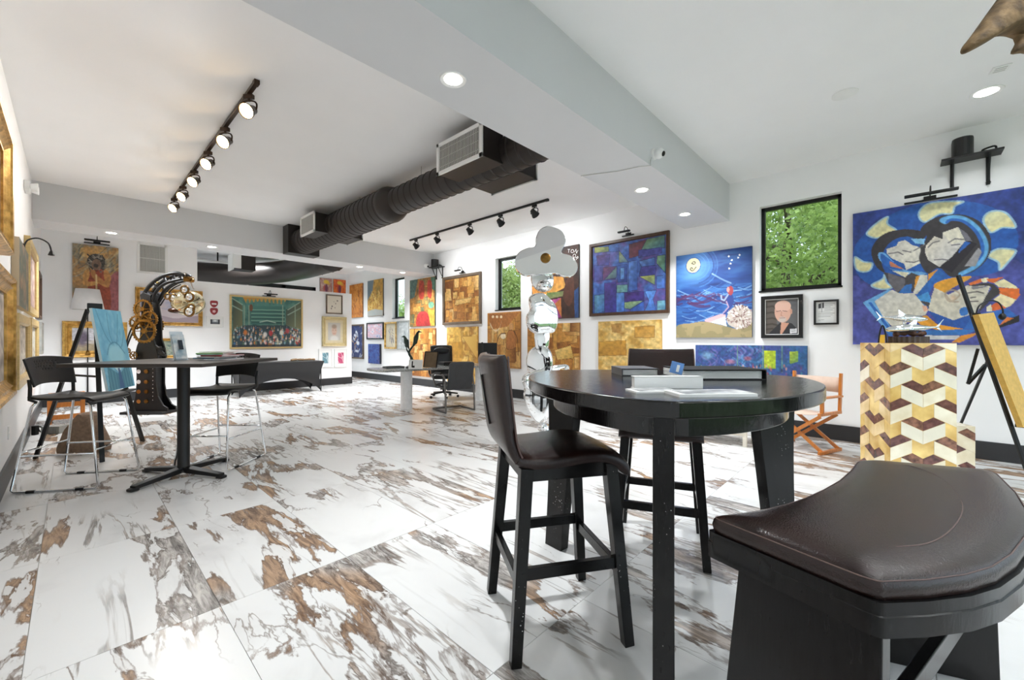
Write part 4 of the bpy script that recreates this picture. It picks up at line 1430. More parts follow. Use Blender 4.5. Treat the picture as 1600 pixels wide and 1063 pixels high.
M_BRASSY = mat('bronze_track', (58, 40, 26), .35, .5, var=.2)
hy = []
for (u, v) in ((385, 157), (354, 203), (327, 238), (310, 264), (293, 289), (281, 305)):
    a, b, c = ray(u, v)
    hy.append(1.12 / a * b)
hy = [4.36, 5.22, 6.03, 6.84, 7.66, 8.42]
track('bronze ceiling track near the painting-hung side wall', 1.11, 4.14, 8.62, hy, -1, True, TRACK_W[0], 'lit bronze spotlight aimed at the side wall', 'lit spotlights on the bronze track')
hy = []
for (u, v) in ((835, 322), (782, 338), (734, 351), (683, 366), (650, 376)):
    hy.append(onX(u, v, 5.27)[0])
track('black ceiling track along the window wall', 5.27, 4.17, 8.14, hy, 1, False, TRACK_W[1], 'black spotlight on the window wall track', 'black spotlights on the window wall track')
# small cluster over the back room
hx, hz = onY(513, 421, 13.0)
t = thing('track_rail', 'short black ceiling track in the back room above the partition', 'track light', (hx, 12.2, H))
MB().b2((-.018, 0, -.035), (.018, 1.5, 0)).build('rail', M_BLACK, t)
for k in range(4):
    h = thing('spotlight', 'small black spotlight on the back room track, %s from the partition' % ORD[k], 'spotlight', (hx, 12.3 + k * .4, H - .035), 0, 'back room spotlights')
    MB().tube([(0, 0, 0), (0, 0, -.06)], .012, 6).build('stem', M_BLACK, h)
    MB().lathe([(.02, -.07), (.035, -.03), (.05, .05), (.045, .05)], 12, (0, 0, -.11), Matrix.Rotation(math.radians(120 + 30 * k), 4, 'X')).build('lamp_can', M_BLACK, h, smooth=True, auto=40)


def downlight(x, y, z, label, r=.085, w=None, group='recessed downlights'):
    t = thing('downlight', label, 'downlight', (x, y, z), 0, group)
    MB().lathe([(r * .70, .012), (r * .72, -.002), (r * 1.0, -.008), (r * 1.04, 0), (r * 1.04, .004)], 28).build('trim_ring', M_WHITE, t, smooth=True, auto=50)
    MB().lathe([(.001, -.003), (r * .72, -.003), (r * .72, .002)], 24).build('lens', M_LIGHT, t)
    d = bpy.data.lights.new('downlight_beam', 'AREA')
    d.shape = 'DISK'
    d.size = r * 1.4
    d.energy = DOWN_W if w is None else w
    d.color = (.94, .975, 1.0)
    d.spread = math.radians(125)
    o = bpy.data.objects.new('downlight_beam', d)
    S.collection.objects.link(o)
    o.parent = t
    o.location = (0, 0, -.012)


ZB, ZF = BEAM[2], FBEAM[2]
downlight(*onZ(708, 124, ZB), ZB, 'recessed round downlight in the deep grey beam, farthest from the window wall')
downlight(*onZ(1003, 297, ZB), ZB, 'recessed round downlight in the deep grey beam just past the white camera')
downlight(*onZ(1070, 335, ZB), ZB, 'recessed round downlight in the deep grey beam, next to the window wall')
for (u, v), lb in zip(((174, 364), (331, 386), (562, 417), (629, 426)), ('recessed downlight in the far grey beam near the figure portrait', 'recessed downlight in the far grey beam above the landscape in gold', 'recessed downlight in the far grey beam past the duct opening', 'recessed downlight in the far grey beam beside the corner camera')):
    x, y = onZ(u, v, ZF)
    downlight(x, min(max(y, FBEAM[0] + .12), FBEAM[1] - .12), ZF, lb, w=DOWN_W * 1.5)
downlight(*onZ(1541, 144, H), H, 'large recessed downlight in the flat ceiling above the big blue painting', r=.11, w=DOWN_W * .2)
for j, y in enumerate((-.9, -2.6)):  # unseen rows added behind the camera to brighten the near room
    for i, x in enumerate((.9, 2.7, 4.5)):
        downlight(x, y, H, 'large recessed downlight in the %s row from the entrance glazing, %s from the side wall' % (ORD[1 - j], ORD[i]), r=.11, w=DOWN_W * .4)
for i, x in enumerate((1.2, 3.2, 5.2)):  # fill lamps added out of view to lift the dim far end
    downlight(x, 12.7, H, 'recessed downlight in the back room ceiling, %s from the side wall' % ORD[i], w=DOWN_W)
# detector disc and plate
x, y = onZ(1320, 147, H)
t = thing('ceiling_speaker', 'flat white round ceiling speaker disc', 'speaker', (x, y, H))
MB().lathe([(.001, -.012), (.085, -.012), (.10, -.006), (.10, 0)], 28).build('disc', M_WHITE, t, smooth=True, auto=40)
MB().lathe([(.001, -.013), (.07, -.0135), (.072, -.011)], 24).build('grille', M_PAPER, t)
x, y = onZ(1563, 107, H)
t = thing('ceiling_plate', 'small square white cover plate on the flat ceiling', 'plate', (x, y, H), math.radians(8))
MB().b2((-.055, -.055, -.008), (.055, .055, 0)).build('plate', M_WHITE, t, bevel=.003)
for k in (-1, 0, 1):
    MB().box((k * .03, 0, -.009), (.012, .07, .003)).build('slot', M_GRILLE, t)


# cameras
def cctv(label, loc, rz):
    t = thing('security_camera', label, 'camera', loc, rz)
    MB().lathe([(.055, 0), (.055, .02), (.035, .03)], 20, (0, 0, 0), Matrix.Rotation(PI / 2, 4, 'Y') @ Matrix.Rotation(PI, 4, 'X') @ Matrix.Rotation(0, 4, 'Z')).build('mount', M_WHITE, t, smooth=True, auto=40)
    e = MB().ball((-.065, 0, -.005), .052, 18).build('housing', M_WHITE, t, smooth=True)
    MB().lathe([(.001, .056), (.022, .055), (.026, .046)], 16, (-.065, 0, -.005), Matrix.Rotation(-PI / 2 - .35, 4, 'Y')).build('lens', M_MATTE, e)
    return t


a, b, c = ray(1020, 242)
k = BEAM[0] / b
cctv('white dome camera on the side of the deep grey beam', (k * a, BEAM[0], EYE + k * c), PI / 2)
ccx, ccz = k * a, EYE + k * c
t = thing('camera_cable', 'thin grey cable running from the dome camera across the underside of the beam', 'cable', (0, 0, 0))
MB().tube([(ccx - .03, BEAM[0] - .006, ccz - .03), (ccx - .06, BEAM[0] - .006, ZB + .05), (ccx - .06, BEAM[0] - .006, ZB - .004), (ccx - .12, BEAM[0] + .10, ZB - .006), (ccx - .16, BEAM[0] + .3, ZB - .006), (ccx - .32, BEAM[1], ZB - .006)], .004, 6).build('cable_run', M_GRILLE, t)
a, b, c = ray(665, 416)
k = FBEAM[0] / b
cctv('white dome camera on the far beam beside the corner speaker', (k * a, FBEAM[0], EYE + k * c), PI / 2)
t = thing('emergency_light', 'white twin-headed emergency light high on the side wall', 'light', (X0, 7.75, 3.12), 0)
MB().b2((0, -.13, -.05), (.05, .13, .06)).build('case', M_WHITE, t, bevel=.008)
for s_ in (1, -1):
    MB().lathe([(.03, -.03), (.05, .03), (.045, .035), (.001, .03)], 14, (.08, s_ * .09, .0), Matrix.Rotation(PI / 2, 4, 'Y')).build('lamp_head', M_WHITE, t, smooth=True, auto=40)


# wall shelves with speakers
def speaker_shelf(tag1, tag2, y, z):
    t = thing('wall_shelf', tag1, 'shelf', (X1, y, z), PI)
    MB().b2((0, -.22, -.012), (.20, .22, .008)).build('shelf_board', M_BLACK, t, bevel=.002)
    for s_ in (1, -1):
        b = MB().b2((0, s_ * .13 - .015, -.30), (.012, s_ * .13 + .015, -.01)).tube([(.012, s_ * .13, -.26), (.06, s_ * .13, -.18), (.15, s_ * .13, -.015)], .009, 6)
        b.build('bracket', M_BLACK, t)
        MB().ball((.02, s_ * .13, -.28), .02, 8).build('knob', M_BLACK, t)
    t = thing('shelf_speaker', tag2, 'speaker', (X1 - .11, y + .06, z + .008), 0)
    q = [(x, yy) for x, yy in arc(-.02, 0, .08, 90, 270, 10)] + [(.06, -.08), (.06, .08)]
    MB().prism(q, 0, .19).build('cabinet', M_PLAST, t, bevel=.008)
    MB().prism([(x * .97, yy * .97) for x, yy in q], .19, .194).build('top_cap', M_MATTE, t)
    c = thing('speaker_cable', tag2.replace('speaker', 'speaker cable').replace('rounded black', 'coiled black'), 'cable', (X1 - .10, y - .12, z + .008))
    MB().tube(catmull([(.02, .02, .012), (-.03, .04, .03), (-.05, -.04, .04), (.03, -.05, .02), (.05, .02, .04), (-.02, .06, .014)], 5), .009, 6).build('cable_coil', M_MATTE, c, smooth=True)


y, z = onX(1515, 250)
speaker_shelf('black bracket shelf high above the big blue painting', 'rounded black speaker on the shelf above the big blue painting', y, z)
y, z = onX(684, 419)
speaker_shelf('black bracket shelf in the far beam corner', 'rounded black speaker on the shelf in the far beam corner', min(y, FBEAM[0] - .25), z)

# ---- spiral duct
DX, DZ = 3.20, 3.245
t = thing('spiral_duct', 'black spiral ventilation duct hanging below the ceiling', 'duct', (DX, 0, DZ))


def spiral(name, y0, y1, r, pitch, m=M_DUCT):
    pr = []
    y = y0
    while y < y1 - 1e-6:
        e = min(y + pitch, y1)
        pr += [(r, y), (r, max(y, e - .03)), (r + .008, max(y, e - .02)), (r + .008, e - .008)]
        y = e
    pr.append((r, y1))
    return MB().lathe(pr, 30, (0, 0, 0), Matrix.Rotation(-PI / 2, 4, 'X')).build(name, m, t, smooth=True, auto=25)


spiral('narrow_section', BEAM[1] - .1, 5.30, .185, .145)
spiral('wide_section', 5.42, FBEAM[0] + .02, .245, .145)
MB().lathe([(.185, 5.22), (.20, 5.24), (.25, 5.40), (.258, 5.46), (.245, 5.50)], 30, (0, 0, 0), Matrix.Rotation(-PI / 2, 4, 'X')).build('reducer', M_DUCT, t, smooth=True, auto=30)
MB().b2((-.30, FBEAM[0] - .30, -.26), (.30, FBEAM[0] + .001, .30)).build('end_box', M_DUCT, t, bevel=.004)
for (y0, y1) in ((3.02, 3.74), (7.15, 7.75)):
    for s_ in (-1, 1):
        MB().b2((s_ * .12, y0, -.15), (s_ * .42, y1, .17)).build('outlet_box', M_DUCT, t, bevel=.004)
        g = MB()
        xx = s_ * .42
        for (a_, b_, c_, d_) in ((y0 - .012, y1 + .012, -.165, -.125), (y0 - .012, y1 + .012, .145, .185), (y0 - .012, y0 + .03, -.165, .185), (y1 - .03, y1 + .012, -.165, .185)):
            g.b2((xx - .006 * s_, a_, c_), (xx + .012 * s_, b_, d_))
        g = g.build('register_frame', M_WHITE, t, bevel=.002)
        lv = MB()
        n = 26
        for k in range(n):
            yy = y0 + .03 + (y1 - y0 - .06) * (k + .5) / n
            lv.box((xx + .004 * s_, yy, .01), (.008, .006, .27))
        for k in range(3):
            lv.box((xx + .003 * s_, (y0 + y1) / 2, -.08 + k * .09), (.005, y1 - y0 - .06, .004))
        o = lv.build('louvre_blades', M_GRILLE, g)
        MB().b2((xx - .004 * s_, y0 + .02, -.13), (xx + .001 * s_, y1 - .02, .15)).build('register_back', mat('register_dark', (120, 118, 114), .6), g)
for y in (3.0, 4.6, 6.3, 8.3):
    MB().tube([(-.05, y, .1), (-.05, y, H - DZ)], .005, 6).build('hanger_rod', M_GRILLE, t)
# duct in the back room
t = thing('spiral_duct', 'black ventilation duct in the back room above the partition', 'duct', (0, 0, 0))
pts = [(1.2, 13.55, 3.02), (2.4, 13.5, 3.02), (3.4, 13.2, 3.10), (4.0, 12.6, 3.17), (4.2, 12.0, 3.2), (4.25, 11.3, 3.2), (4.25, 9.8, 3.2)]
MB().tube(catmull(pts, 6), .30, 24).build('duct_body', M_DUCT, t, smooth=True)
x, z = onY(373, 408, 12.2)
MB().b2((x - .14, 12.1, z - .22), (x + .35, 12.5, 3.4)).build('outlet_box', M_DUCT, t)
MB().b2((x - .16, 12.08, z - .24), (x - .13, 12.52, 3.42)).b2((x - .15, 12.05, z - .2), (x + .02, 12.1, 3.4)).build('register', M_WHITE, t)
t = thing('ceiling_pipe', 'pale horizontal pipe under the back room ceiling', 'pipe', (0, 0, 0))
MB().tube([(X0, 13.0, 3.30), (3.2, 13.0, 3.30)], .03, 10).build('pipe_run', M_GRILLE, t, smooth=True)
MB().box((1.0, 13.0, 3.42), (.03, .03, .26)).box((2.6, 13.0, 3.42), (.03, .03, .26)).build('hanger', M_BLACK, t)

# exit sign
x, z = onY(456, 426, Y1)
t = thing('exit_sign', 'green lettered exit sign above the storefront in the back room', 'sign', (x, Y1, z))
MB().b2((-.19, -.05, -.11), (.19, 0, .11)).build('housing', M_WHITE, t, bevel=.006)
lettering('EXIT', .19, mat('exit_green', (40, 150, 100), .4, emit=(50, 190, 130), es=1.2, var=0), t, (0, -.052, 0), (PI / 2, 0, 0))
for s_ in (1, -1):
    MB().ball((s_ * .27, -.05, 0), .05, 12).build('lamp_head', M_GRILLE, t, smooth=True)
    MB().tube([(s_ * .18, -.03, 0), (s_ * .26, -.04, 0)], .012, 6).build('lamp_arm', M_GRILLE, t)

# wall vent
(xa, za), (xb, zb) = onY(217, 381), onY(259, 428)
t = thing('wall_vent', 'grey louvred air vent high on the partition wall', 'vent', ((xa + xb) / 2, YP, zb))
w2, hh = (xb - xa) / 2, za - zb
MB().b2((-w2, -.008, 0), (w2, 0, hh)).build('back_plate', mat('vent_dark', (120, 120, 118), .6), t)
for (a_, b_, c_, d_) in ((-w2 - .03, -w2 + .015, -.03, hh + .03), (w2 - .015, w2 + .03, -.03, hh + .03), (-w2, w2, -.03, .015), (-w2, w2, hh - .015, hh + .03), (-w2, w2, hh * .5 - .008, hh * .5 + .008)):
    MB().b2((a_, -.02, c_), (b_, 0, d_)).build('frame_bar', M_WHITE, t)
sl = MB().box((0, 0, hh / 2), (.010, .022, hh - .02), rz=.5).build('slat', M_GRILLE, t)
n = 24
for k in range(n):
    o = sl if k == 0 else bpy.data.objects.new('slat', sl.data)
    if k:
        S.collection.objects.link(o)
        o.parent = t
    o.location = (-w2 + .02 + (2 * w2 - .04) * k / (n - 1), -.012, 0)

# outlet on the left wall
t = thing('wall_outlet', 'white electrical outlet plate low on the side wall', 'outlet', (X0, 5.9, .42))
MB().b2((0, -.04, -.06), (.008, .04, .06)).build('plate', M_WHITE, t, bevel=.003)
for s_ in (1, -1):
    MB().b2((.008, -.018, s_ * .025 - .015), (.011, .018, s_ * .025 + .015)).build('socket', M_PAPER, t, bevel=.003)

# ================================================================== TREES OUTSIDE
M_BARK = mat('bark', (92, 78, 62), .9, var=.3, scale=20)
M_LEAF = []
for i, (a_, b_) in enumerate((((116, 146, 66), (186, 206, 118)), ((88, 118, 60), (150, 178, 96)), ((134, 156, 80), (196, 208, 134)))):
    m = mat('leaves_%d' % i, a_, .55, var=.25, scale=3, col2=b_)
    nt = m.node_tree
    pr_ = nt.nodes['Principled BSDF']
    tl = add(nt, 'ShaderNodeBsdfTranslucent')
    nt.links.new(pr_.inputs['Base Color'].links[0].from_socket, tl.inputs[0])
    mx = add(nt, 'ShaderNodeMixShader')
    mx.inputs[0].default_value = .45
    nt.links.new(pr_.outputs[0], mx.inputs[1])
    nt.links.new(tl.outputs[0], mx.inputs[2])
    nt.links.new(mx.outputs[0], nt.nodes['Material Output'].inputs[0])
    M_LEAF.append(m)


def tree(label, loc, h, r, n, mi, zc=.62, seed=1, leaf=.06):
    rg = np.random.default_rng(seed)
    t = thing('tree', label, 'tree', loc, 0, 'trees outside the windows')
    tr = MB().tube(catmull([(0, 0, 0), (.08, .05, h * .3), (-.05, .1, h * .55), (.06, 0, h * .85)], 5), [.16 - .13 * i / 15 for i in range(16)], 9)
    for k in range(9):
        a = rg.uniform(0, 2 * PI)
        z0 = h * rg.uniform(.25, .6)
        tr.tube([(0, 0, z0), (r * .4 * math.cos(a), r * .4 * math.sin(a), z0 + h * .12), (r * .8 * math.cos(a), r * .8 * math.sin(a), z0 + h * .2)], [.06, .035, .012], 6)
    tr.build('trunk', M_BARK, t, smooth=True)
    # clumps of leaves in the shape of the crown
    nc = 90
    d = rg.normal(size=(nc, 3))
    d /= np.linalg.norm(d, axis=1)[:, None]
    cc = d * (rg.uniform(.35, 1, nc) ** .6)[:, None] * np.array([r, r, h * .42]) + np.array([0, 0, h * zc])
    idx = rg.integers(0, nc, n)
    p = cc[idx] + rg.normal(size=(n, 3)) * (r * .15)
    s = leaf * rg.uniform(.6, 1.3, n)
    ax = rg.normal(size=(n, 3))
    ax /= np.linalg.norm(ax, axis=1)[:, None]
    bx = np.cross(ax, rg.normal(size=(n, 3)))
    bx /= np.linalg.norm(bx, axis=1)[:, None]
    v = np.empty((n, 4, 3))
    v[:, 0] = p - ax * s[:, None]
    v[:, 1] = p + bx * s[:, None] * .5
    v[:, 2] = p + ax * s[:, None]
    v[:, 3] = p - bx * s[:, None] * .5
    me = bpy.data.meshes.new('foliage')
    me.from_pydata(v.reshape(-1, 3).tolist(), [], np.arange(n * 4).reshape(-1, 4).tolist())
    me.materials.append(M_LEAF[mi])
    o = bpy.data.objects.new('foliage', me)
    S.collection.objects.link(o)
    o.parent = t
    o['kind'] = 'stuff'


tree('broad leafy tree pressing close outside the window beside the big blue painting', (10.6, 1.7, -.2), 5.6, 2.5, 42000, 0, seed=1, zc=.55)
tree('darker leafy tree behind the nearest one outside the window beside the big blue painting', (16.6, 2.9, -.2), 8.0, 2.8, 34000, 1, seed=2, zc=.55)
tree('light green tree outside the window behind the mirror sculpture', (11.8, 11.6, -.2), 4.5, 2.1, 30000, 2, seed=3, zc=.56)
tree('slender tree seen low in the narrow far window', (11.6, 18.6, -.2), 3.4, .9, 4000, 0, seed=5)
tree('small bushy tree seen low in the narrow far window', (14.4, 24.4, -.2), 4.2, 1.3, 4000, 1, seed=6)
# ================================================================== PICTURES
def slin(a):
    a = np.clip(a, 0, 255) / 255.0
    return np.where(a <= .04045, a / 12.92, ((a + .055) / 1.055) ** 2.4)


class Art:
    """a small painter: fills a colour grid that becomes the colour of the canvas mesh"""

    def __init__(s, nx, ny, bg, asp, seed=1, fmap=None):
        s.nx, s.ny, s.asp, s.fmap = nx, ny, asp, fmap
        s.rg = np.random.default_rng(seed)
        s.X, s.Y = np.meshgrid(np.linspace(0, 1, nx), np.linspace(0, 1, ny))
        s.c = np.ones((ny, nx, 3)) * np.array(bg, float)

    def m(s, pts):
        return [s.fmap(*p) for p in pts] if s.fmap else pts

    def noise(s, fx, fy, oct=1):
        out = np.zeros((s.ny, s.nx))
        amp = tot = 0
        a = 1.0
        for o in range(oct):
            gx, gy = max(2, int(fx) + 2), max(2, int(fy) + 2)
            g = s.rg.random((gy + 1, gx + 1))
            x, y = s.X * (gx - 1), s.Y * (gy - 1)
            i, j = np.minimum(x.astype(int), gx - 1), np.minimum(y.astype(int), gy - 1)
            u, v = x - i, y - j
            u, v = u * u * (3 - 2 * u), v * v * (3 - 2 * v)
            out += a * ((g[j, i] * (1 - u) + g[j, i + 1] * u) * (1 - v) + (g[j + 1, i] * (1 - u) + g[j + 1, i + 1] * u) * v)
            tot += a
            a *= .5
            fx, fy = fx * 2, fy * 2
        return out / tot

    def put(s, mask, col, a=1.0, shade=None):
        k = (mask.astype(float) * a)[..., None]
        col = np.array(col, float)
        col = col if col.ndim == 3 else col[None, None, :]
        if shade is not None:
            col = col * shade[..., None]
        s.c = s.c * (1 - k) + col * k
        return s

    def inside(s, pts):
        r = np.zeros((s.ny, s.nx), bool)
        n = len(pts)
        for i in range(n):
            (x1, y1), (x2, y2) = pts[i - 1], pts[i]
            if y1 == y2:
                continue
            c = ((y1 > s.Y) != (y2 > s.Y)) & (s.X < (x2 - x1) * (s.Y - y1) / (y2 - y1) + x1)
            r ^= c
        return r

    def poly(s, pts, col, a=1.0, grad=None, edge=None, ew=.004):
        p = s.m(pts)
        mk = s.inside(p)
        if grad is not None:
            xs, ys_ = [q[0] for q in p], [q[1] for q in p]
            f = np.clip((s.X - min(xs)) / max(1e-6, max(xs) - min(xs)) * .5 + (s.Y - min(ys_)) / max(1e-6, max(ys_) - min(ys_)) * .5, 0, 1)[..., None]
            s.put(mk, np.array(col, float) * (1 - f) + np.array(grad, float) * f, a)
        else:
            s.put(mk, col, a)
        if edge is not None:
            s.stroke(p + p[:1], ew, edge, raw=True)
        return s

    def blob(s, pts, col, a=1.0, **kw):
        return s.poly(catmull(pts, 6, True), col, a, **kw)

    def dist(s, p):
        d = np.full((s.ny, s.nx), 9.0)
        for (x1, y1), (x2, y2) in zip(p[:-1], p[1:]):
            ax, ay = (x2 - x1) * s.asp, y2 - y1
            l = ax * ax + ay * ay + 1e-9
            t_ = np.clip(((s.X - x1) * s.asp * ax + (s.Y - y1) * ay) / l, 0, 1)
            d = np.minimum(d, np.hypot((s.X - x1) * s.asp - t_ * ax, s.Y - y1 - t_ * ay))
        return d

    def stroke(s, pts, w, col, a=1.0, raw=False, smooth=False):
        p = pts if raw else s.m(pts)
        if smooth:
            p = catmull(p, 5)
        return s.put(np.clip((w - s.dist(p)) / (.35 * w + 1e-6), 0, 1), col, a)

    def ell(s, cx, cy, rx, ry, col, a=1.0, soft=0.0):
        d = np.hypot((s.X - cx) / rx, (s.Y - cy) / ry)
        return s.put(np.clip((1 - d) / max(soft, .02), 0, 1), col, a)

    def pell(s, cx, cy, rx, ry, col, a=1.0, soft=0.0):
        """ellipse given in photo coordinates"""
        (x0, y0), (x1, _), (_, y1) = s.m([(cx, cy), (cx + rx, cy), (cx, cy + ry)])
        return s.ell(x0, y0, abs(x1 - x0), abs(y1 - y0), col, a, soft)

    def mottle(s, amt=.12, fx=14, fy=14, oct=3):
        n = s.noise(fx, fy, oct)
        s.c *= (1 + amt * 2 * (n - .5))[..., None]
        return s

    def palette(s, cols, fx=4, fy=4, oct=4, warp=.6):
        n = s.noise(fx, fy, oct) + warp * (s.noise(fx * 2, fy * 2, 3) - .5)
        n = (n - n.min()) / (n.max() - n.min())
        k = n * (len(cols) - 1)
        i = np.minimum(k.astype(int), len(cols) - 2)
        f = (k - i)[..., None]
        cc = np.array(cols, float)
        s.c = cc[i] * (1 - f) + cc[i + 1] * f
        return s

    def blocks(s, n, cols, smin=.08, smax=.32, edge=(60, 34, 14), slant=.25):
        for k in range(n):
            cx, cy = s.rg.random(2)
            f = 1 - .6 * k / n
            w, h = s.rg.uniform(smin, smax, 2) * f + .02
            w /= max(s.asp, .6)
            q = s.rg.uniform(-slant, slant, 4)
            pts = [(cx - w * (1 + q[0]) / 2, cy - h / 2), (cx + w / 2, cy - h * (1 + q[1]) / 2), (cx + w * (1 + q[2]) / 2, cy + h / 2), (cx - w / 2, cy + h * (1 + q[3]) / 2)]
            a, b = s.rg.integers(0, len(cols), 2)
            mk = s.inside(pts)
            fx = np.clip((s.X - cx) / w + .5, 0, 1)[..., None]
            ca, cb = np.array(cols[a], float), np.array(cols[b], float)
            s.put(mk, ca * (1 - fx) + cb * fx)
            s.stroke(pts + pts[:1], .006, edge, .40, raw=True)
        return s

    def strokes(s, n, cols, l=.12, w=.008, ang=None, a=.8, box=(0, 0, 1, 1)):
        for k in range(n):
            x, y = box[0] + (box[2] - box[0]) * s.rg.random(), box[1] + (box[3] - box[1]) * s.rg.random()
            t_ = s.rg.uniform(0, PI) if ang is None else s.rg.normal(ang, .25)
            ll = l * s.rg.uniform(.5, 1.3)
            d = (ll * math.cos(t_) / s.asp, ll * math.sin(t_))
            s.stroke([(x - d[0], y - d[1]), (x + .3 * d[1], y + .2 * d[0]), (x + d[0], y + d[1])], w * s.rg.uniform(.6, 1.4), cols[s.rg.integers(0, len(cols))], a, raw=True, smooth=True)
        return s


class Pic:
    """a rectangle on one of the walls"""

    def __init__(s, wall, box=None, world=None):
        s.wall = wall
        if world:
            s.a0, s.a1, s.z0, s.z1 = world
        else:
            (uL, vTL, vBL), (uR, vTR, vBR) = box
            f = onX if wall == 'R' else (lambda u, v: onY(u, v, Y1 if wall == 'B' else YP))
            aL, zTL = f(uL, vTL)
            aR, zTR = f(uR, vTR)
            s.a0, s.a1 = aL, aR
            s.z1 = (zTL + zTR) / 2
            s.z0 = (f(uL, vBL)[1] + f(uR, vBR)[1]) / 2
        s.w, s.h = abs(s.a1 - s.a0), s.z1 - s.z0
        s.npx = 0

    def uv(s, u, v):
        f = onX if s.wall == 'R' else (lambda u, v: onY(u, v, Y1 if s.wall == 'B' else YP))
        a, z = f(u, v)
        return (a - s.a0) / (s.a1 - s.a0), (s.z1 - z) / s.h

    def art(s, bg, res=60, seed=1, crop=None, fw=0.0):
        """crop=(x0,y0,scale): coordinates read off an enlarged view; fw: frame width to leave out"""
        fm = None
        w, h = s.w - 2 * fw, s.h - 2 * fw
        if crop:
            def fm(x, y):
                a, b = s.uv(crop[0] + x / crop[2], crop[1] + y / crop[2])
                return (a * s.w - fw) / w, (b * s.h - fw) / h
        nx = max(14, int(res * math.sqrt(w / h)))
        ny = max(14, int(res * math.sqrt(h / w)))
        return Art(nx, ny, bg, w / h, seed, fm)

    def place(s):
        c = (s.a0 + s.a1) / 2
        if s.wall == 'R':
            return (X1 - .002, c, s.z0), -PI / 2
        if s.wall == 'L':
            return (X0 + .002, c, s.z0), PI / 2
        return (c, (Y1 if s.wall == 'B' else YP) - .002, s.z0), 0.0


def canvas_mesh(name, art, w, h, y, t, side, parent, zoff=0.0):
    """front grid carrying the paint, with sides t deep behind it"""
    nx, ny = art.nx, art.ny
    xs, zs = np.linspace(-w / 2, w / 2, nx), np.linspace(h, 0, ny) + zoff
    gx, gz = np.meshgrid(xs, zs)
    v = np.stack([gx, np.full_like(gx, y), gz], -1).reshape(-1, 3).tolist()
    f = []
    for j in range(ny - 1):
        b = j * nx
        f += [(b + i, b + nx + i, b + nx + i + 1, b + i + 1) for i in range(nx - 1)]
    n0 = len(v)
    cr = [(-w / 2, zoff), (w / 2, zoff), (w / 2, h + zoff), (-w / 2, h + zoff)]
    v += [(x, y, z) for x, z in cr] + [(x, y + t, z) for x, z in cr]
    f += [(n0 + i, n0 + 4 + i, n0 + 4 + (i + 1) % 4, n0 + (i + 1) % 4) for i in range(4)] + [(n0 + 4, n0 + 7, n0 + 6, n0 + 5)]
    me = bpy.data.meshes.new(name)
    me.from_pydata(v, [], f)
    at_ = me.attributes.new('paint', 'FLOAT_COLOR', 'POINT')
    col = np.ones((len(v), 4))
    c_ = np.clip(art.c, 0, 255)
    c_ = c_.mean(-1, keepdims=True) * .10 + c_ * .90
    col[:n0, :3] = slin(c_).reshape(-1, 3)
    col[n0:, :3] = slin(np.array(side, float))
    at_.data.foreach_set('color', col.astype(np.float32).ravel())
    me.materials.append(M_PAINT)
    o = bpy.data.objects.new(name, me)
    S.collection.objects.link(o)
    if parent:
        o.parent = parent
    return o


FR = {   # frame profiles: (inset, depth towards the viewer)
    'thin': lambda w: [(0, 0), (0, -.035), (w, -.035), (w, 0)],
    'box': lambda w: [(0, 0), (0, -.05), (w * .8, -.05), (w, -.03), (w, 0)],
    'ornate': lambda w: [(0, 0), (0, -.05), (w * .12, -.075), (w * .28, -.07), (w * .36, -.05), (w * .5, -.045), (w * .62, -.06), (w * .74, -.045), (w * .9, -.03), (w, -.028), (w, 0)],
}


def hang(pic, art, label, cat='painting', frame=None, fm=None, fw=.04, t=.035, side=(60, 60, 64), group=None, mat_board=None, name='painting', fcol2=None):
    loc, rz = pic.place()
    if not frame:
        o = thing(name, label, cat, loc, rz, group)
        canvas_mesh('canvas', art, pic.w, pic.h, -t, t, side, o)
        return o
    o = thing(name, label, cat, loc, rz, group)
    rings = [[(-pic.w / 2 + i, y, i), (pic.w / 2 - i, y, i), (pic.w / 2 - i, y, pic.h - i), (-pic.w / 2 + i, y, pic.h - i)] for i, y in FR[frame](fw)]
    MB().loft(rings, closed=True).build('frame', fm, o)
    k = fw * .97
    if mat_board:
        mw, mc = mat_board
        rings = [[(-pic.w / 2 + i, y, i), (pic.w / 2 - i, y, i), (pic.w / 2 - i, y, pic.h - i), (-pic.w / 2 + i, y, pic.h - i)] for i, y in ((k, -.010), (k, -.016), (k + mw, -.016), (k + mw, -.010))]
        MB().loft(rings, closed=True).build('mat_board', mc, o)
        k += mw * .97
    canvas_mesh('canvas', art, pic.w - 2 * k, pic.h - 2 * k, -.013, .011, side, o, zoff=k)
    return o


def RB(uL, vTL, vBL, uR, vTR, vBR):
    return Pic('R', ((uL, vTL, vBL), (uR, vTR, vBR)))


def PB(uL, vTL, vBL, uR, vTR, vBR):
    return Pic('P', ((uL, vTL, vBL), (uR, vTR, vBR)))


M_DFRAME = mat('black_frame', (20, 19, 19), .35, var=.1)
M_SILV = mat('silver_frame', (176, 176, 170), .35, .5, var=.12)
M_DRFT = mat('driftwood_frame', (104, 88, 72), .55, var=.25, scale=5)
M_CREAM = mat('cream_frame', (206, 188, 142), .45, .15, var=.1)
M_MATW = mat('white_mat_board', (236, 236, 234), .8, var=.01)
M_LINEN = mat('linen_liner', (212, 200, 168), .8, var=.05, bump=.1, bscale=200)

